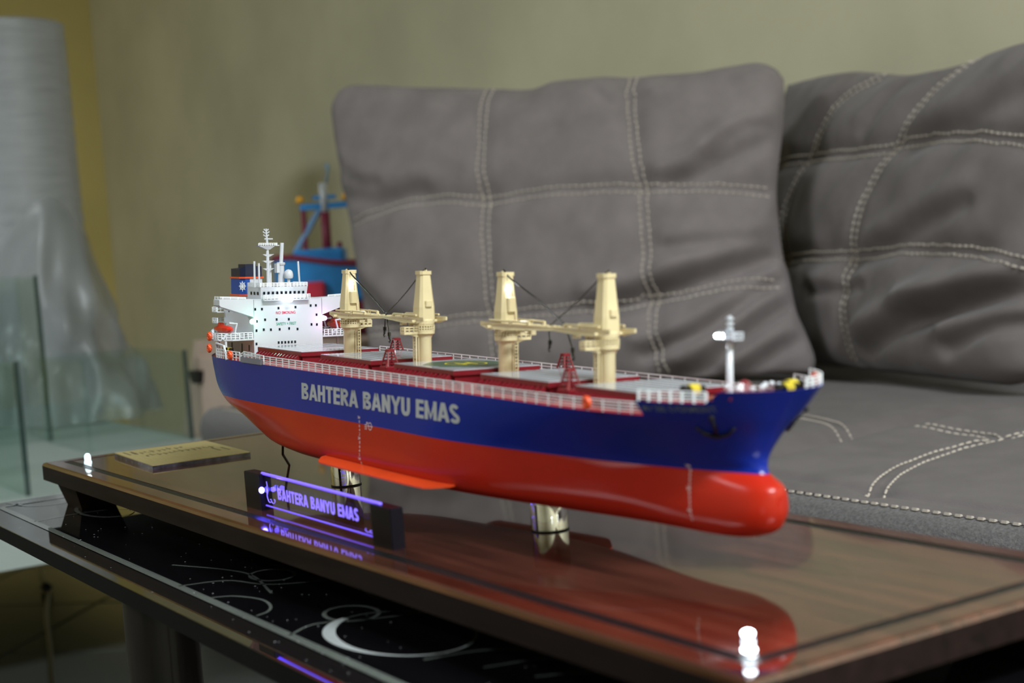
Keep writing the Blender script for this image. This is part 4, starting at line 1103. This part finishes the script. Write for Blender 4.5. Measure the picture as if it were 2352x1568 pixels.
cushion('brown suede back cushion with straight stitched squares, overlapping its neighbour', (-1.3555, .6826, BT-.075), (.8227, .5685, 0), (-.1375, .199, .9703), (.5516, -.7982, .2419),
    [(-.104,.496),(-.078,.516),(-.028,.512),(.046,.500),(.133,.488),(.195,.480),(.263,.471),(.307,.479),(.387,.476),(.430,.472),(.527,.468),(.581,.471),(.621,.472),(.647,.460),(.660,.442)],
    [(.660,.442),(.661,.408),(.656,.349),(.648,.277),(.651,.224),(.657,.172),(.665,.146),(.675,.094),(.688,.062),(.701,.024),(.698,.001)],
    [(-.104,.496),(-.108,.477),(-.099,.431),(-.084,.369),(-.074,.324),(-.059,.263),(-.039,.174),(-.023,.087),(.002,-.002)],
    [(.002,-.002),(.177,-.008),(.357,-.008),(.527,-.008),(.698,.001)],
    [[(.189,.478),(.197,.387),(.206,.279),(.213,.187),(.224,.028)], [(.430,.469),(.444,.370),(.459,.280),(.469,.185),(.475,.078),(.487,.006)],
     [(-.043,.273),(.053,.288),(.131,.289),(.207,.281),(.317,.284),(.459,.280),(.640,.267)], [(-.012,.090),(.098,.092),(.193,.098),(.425,.107),(.460,.115),(.527,.118),(.593,.128),(.652,.130)]],
    c1, .075, sofa_m)
c2 = cre([(.592,.116),(.366,.069),(.227,.023),(.601,.076),(.514,.068),(.424,.037),(.435,.215),(.269,.165),(.188,.135),(.585,.141),(.447,.092),(.336,.072),(.496,.348),(.368,.316),(.274,.295),(.265,.403),(.203,.392),(.151,.335),(.218,.110),(.162,.103),(.075,.102)],
         [(.018,.014),(.012,.012),(.008,.014),(.014,.014),(.007,.018),(.006,.014),(.006,.010)])
cushion('dark taupe back cushion with curved stitched lines partly hidden behind another cushion', (-.9105+.013, 1.1437+.036, BT-.072), (.9643, -.2648, 0), (.0641, .2333, .9703), (-.2569, -.9357, .2419),
    [(-.212,.455),(-.129,.455),(-.009,.450),(.072,.438),(.173,.421),(.261,.418),(.340,.422),(.405,.427),(.476,.427),(.533,.424),(.576,.405)],
    [(.576,.405),(.590,.362),(.595,.262),(.581,.161),(.567,.070),(.564,.025),(.532,.006)],
    [(-.212,.455),(-.195,.315),(-.125,.133),(-.058,.045),(-.014,.004)],
    [(-.014,.004),(.107,.0),(.251,-.002),(.388,-.003),(.482,-.002),(.532,.006)],
    [[(.113,.425),(.038,.385),(-.008,.322),(-.047,.270),(-.069,.210),(-.047,.100)], [(.341,.418),(.275,.366),(.228,.304),(.191,.239),(.170,.153),(.171,.072),(.172,.012)],
     [(-.171,.313),(-.031,.309),(.173,.302),(.270,.308),(.371,.306),(.465,.296),(.584,.275)], [(-.125,.155),(.018,.154),(.204,.156),(.312,.160),(.457,.155),(.580,.136)]],
    c2, .065, sofa_m2)

# ------------------------------------------------------------------ far corner: low white table, glass cases, roll of wrap, cabinet, boat
LZ = BT - .2
lt = thing('low_table', 'low white laminate table in the corner carrying glass cases and a roll', 'table', (-2.2, .15, 0))
def lo(mb, name, m, **k):
    o = mb.build(name, m, lt, **k); o.location = (2.2, -.15, 0); return o
lo(MB().cbox(-3.35, -1.53, -.55, .648, LZ-.06, LZ, .006), 'table_top', white_table_m)
lo(MB().cbox(-1.53, -1.36, -.55, .43, LZ-.06, LZ-.0001, .006), 'side_leaf', white_table_m)
for x in (-3.3, -1.44):
    for y in (-.5, -.2): lo(MB().cbox(x-.025, x+.025, y-.025, y+.025, 0, LZ-.06, .004), 'leg', white_table_m)
def glass_case(label, x0, x1, y0, y1, h, t=.005, seam=True):
    r_ = thing('glass_case', label, 'glass case', ((x0+x1)/2, (y0+y1)/2, LZ), 'greenish glass display cases on the low table')
    cx, cy = (x0+x1)/2, (y0+y1)/2
    def g(mb, name, m): 
        o = mb.build(name, m, r_); o.location = (-cx, -cy, 0); return o
    for b in ((x0, x1, y0, y0+t), (x0, x1, y1-t, y1)): g(MB().bx(b[0]+t, b[1]-t, b[2], b[3], .001, h-t), 'pane', pane_m)
    for b in ((x0, x0+t, y0, y1), (x1-t, x1, y0, y1)): g(MB().bx(b[0], b[1], b[2]+t, b[3]-t, .001, h-t), 'pane', pane_m)
    g(MB().bx(x0+t, x1-t, y0+t, y1-t, h-t, h), 'top_pane', pane_m)
    for x in (x0, x1-t):
        for y in (y0, y1-t): g(MB().bx(x, x+t, y, y+t, .0, h), 'edge_seam', paneedge_m if (x > x0 and y > y0) else pane_m)
    return r_
glass_case('small greenish glass case standing before the taller glass case', -1.98, -1.635, -.16, .194, .215, .007)
glass_case('tall greenish glass case in front of the roll of wrap', -2.56, -2.40, .02, .440, .350, .007)
glass_case('low wide glass case in front of the pale cabinet', -2.38, -2.076, .42, .632, .180, .007)

roll = thing('bubble_wrap_roll', 'tall standing roll of whitish bubble wrap with loose film at its foot', 'roll', (-2.885, .545, LZ))
mb = MB(); n = 48; rings = []
for k in range(46):
    z = .945*k/45; ring = []
    for i in range(n):
        a = 2*math.pi*i/n; rr = .150 - .012*k/45 + .0016*math.sin(z*160) + .0012*math.sin(a*5+z*9); 
        ring.append((rr*math.cos(a), rr*math.sin(a), z))
    rings.append(ring)
rings.append([(p[0]*.93, p[1]*.93, .950) for p in rings[-1]]); rings.append([(p[0]*.3, p[1]*.3, .950) for p in rings[-2]]); rings.append([(p[0]*.3, p[1]*.3, .80) for p in rings[-3]])
mb.loft(rings).build('wrap_layers', roll_m, roll, smooth=True, angle=50)
# loose film hanging from the roll and spreading towards the cabinet
vs, fs = [], []; NA, NT = 60, 46
for j in range(NT):
    t = j/(NT-1)
    for i in range(NA):
        a = math.radians(-95 + 230*i/(NA-1))
        fl_ = max(0, math.cos(a-math.radians(42)))**1.5
        rad = .153 + (.01 + .13*fl_)*t**1.2 + .020*t*math.sin(a*9 + 3*math.sin(t*5)) + .010*t*math.sin(a*19+t*11) + .010*t*math.sin(t*14+a*3)
        vs.append((rad*math.cos(a), rad*math.sin(a), .47*(1-t) + .004 + .06*math.sin(a*3+1)*(1-t)))
fs = [(j*NA+i, j*NA+i+1, (j+1)*NA+i+1, (j+1)*NA+i) for j in range(NT-1) for i in range(NA-1)]
MB().add(vs, fs).build('loose_film', film_m, roll, smooth=True)

cab = thing('side_cabinet', 'pale pinkish wooden cabinet with sloping side and black cup pull', 'cabinet', (-1.85, .88, 0))
def cb(mb, name, m, parent=cab, **k):
    o = mb.build(name, m, parent, **k)
    if parent is cab: o.location = (1.85, -.88, 0)
    return o
CT = BT - .006
prof = [(-2.30, .02), (-1.53, .02), (-1.53, CT), (-2.125, CT), (-2.245, BT-.215)]
body = cb(MB().prism(prof, .668, 1.10, 'y'), 'body', pink_wood_m)
dr = cb(MB().cbox(-2.10, -1.56, .655, .668, LZ+.02, CT-.03, .002), 'drawer_front', pink_wood_m)
mb = MB(); cxk, czk = -2.075, BT-.075
mb.prism([(cxk-.022, czk+.012), (cxk+.022, czk+.012), (cxk+.020, czk-.002), (cxk+.010, czk-.014), (cxk-.010, czk-.014), (cxk-.020, czk-.002)], .640, .656, 'y')
mb.build('cup_pull', black_m, dr)

bo = thing('model_boat', 'small bright blue model fishing boat with maroon trim on the pale cabinet', 'model boat', (-1.752, .818, CT))
Mb = Matrix.Rotation(math.radians(57), 4, 'Z'); bo.rotation_euler = (0, 0, math.radians(57))
def bsec(x, wd, zk, zd): return [(x, -wd, zd), (x, -wd*.92, (zk+zd)*.5), (x, -wd*.35, zk), (x, wd*.35, zk), (x, wd*.92, (zk+zd)*.5), (x, wd, zd)]
secs = [bsec(-.115, .008, .075, .150), bsec(-.105, .030, .045, .152), bsec(-.07, .052, .020, .150), bsec(0, .060, .012, .136), (bsec(.08, .060, .012, .128)), bsec(.15, .052, .014, .132), bsec(.19, .046, .020, .136)]
MB().loft(secs).build('hull', sea_blue_m, bo, smooth=False)
MB().loft([[(p[0], p[1]*1.03, p[2]*.52-.004) for p in s_] for s_ in secs]).build('lower_hull', boatmaroon_m, bo)
for sgn in (0, 5):
    MB().tube([tuple(np.array(s_[sgn]) + np.array((0, 0, .002))) for s_ in secs], .0055, 6).build('gunwale', boatmaroon_m, bo)
MB().cbox(-.055, -.015, -.068, -.050, .075, .105, .004).build('red_locker', mat('bright_red_paint', lin(206, 44, 72), .5), bo)
MB().cbox(-.075, .02, -.030, .030, .135, .165, .005).build('deck_cabin', sea_blue_m, bo)
ms = MB().cyl((-.012, -.015, .130), (-.010, -.015, .232), .0085, n=12).build('mast', boatmaroon_m, bo, smooth=True)
MB().cyl((-.010, -.015, .230), (-.010, -.015, .285), .0080, n=12).build('white_masthead', white_m, ms, smooth=True)
MB().cyl((-.004, -.015, .285), (.004, -.015, .318), .003, n=8).bx(-.004, .004, -.016, -.014, .31, .322).build('antenna', mat('grey_antenna', lin(120, 140, 150), .5), ms)
mb = MB().bx(-.055, .032, -.020, -.010, .238, .249); mb.bx(-.03, .012, -.020, -.010, .256, .263).build('cross_arm', sea_blue_m, ms)
for x in (-.055, .030): MB().ball((x, -.015, .257), .008, 10).build('amber_lamp', mat('amber_lamp_paint', lin(236, 170, 40), .4), ms, smooth=True)
MB().cyl((-.052, -.015, .14), (-.050, -.015, .24), .0048, n=8).cyl((.012, -.015, .13), (.012, -.015, .175), .005, n=8).build('post', boatmaroon_m, bo)
MB().tube([(-.072, -.015, .16), (-.018, -.015, .24)], .0055, 6).build('strut', mat('pale_blue_strut', lin(120, 160, 205), .5), bo)

cord = MB().tube([tuple(p) for p in catmull([(-2.72,.465,.004),(-2.45,.40,.004),(-2.21,.35,.004),(-2.0,.29,.004),(-1.755,.23,.004),(-1.5,.165,.004),(-1.3,.12,.004)], 40)], .0042, 6).ball((-2.24, .355, .010), .012, 8, (2, 1, .8)).build('black_cord', black_m, smooth=True)
tag(cord, 'thin black cord lying across the pale floor tiles', 'cord')
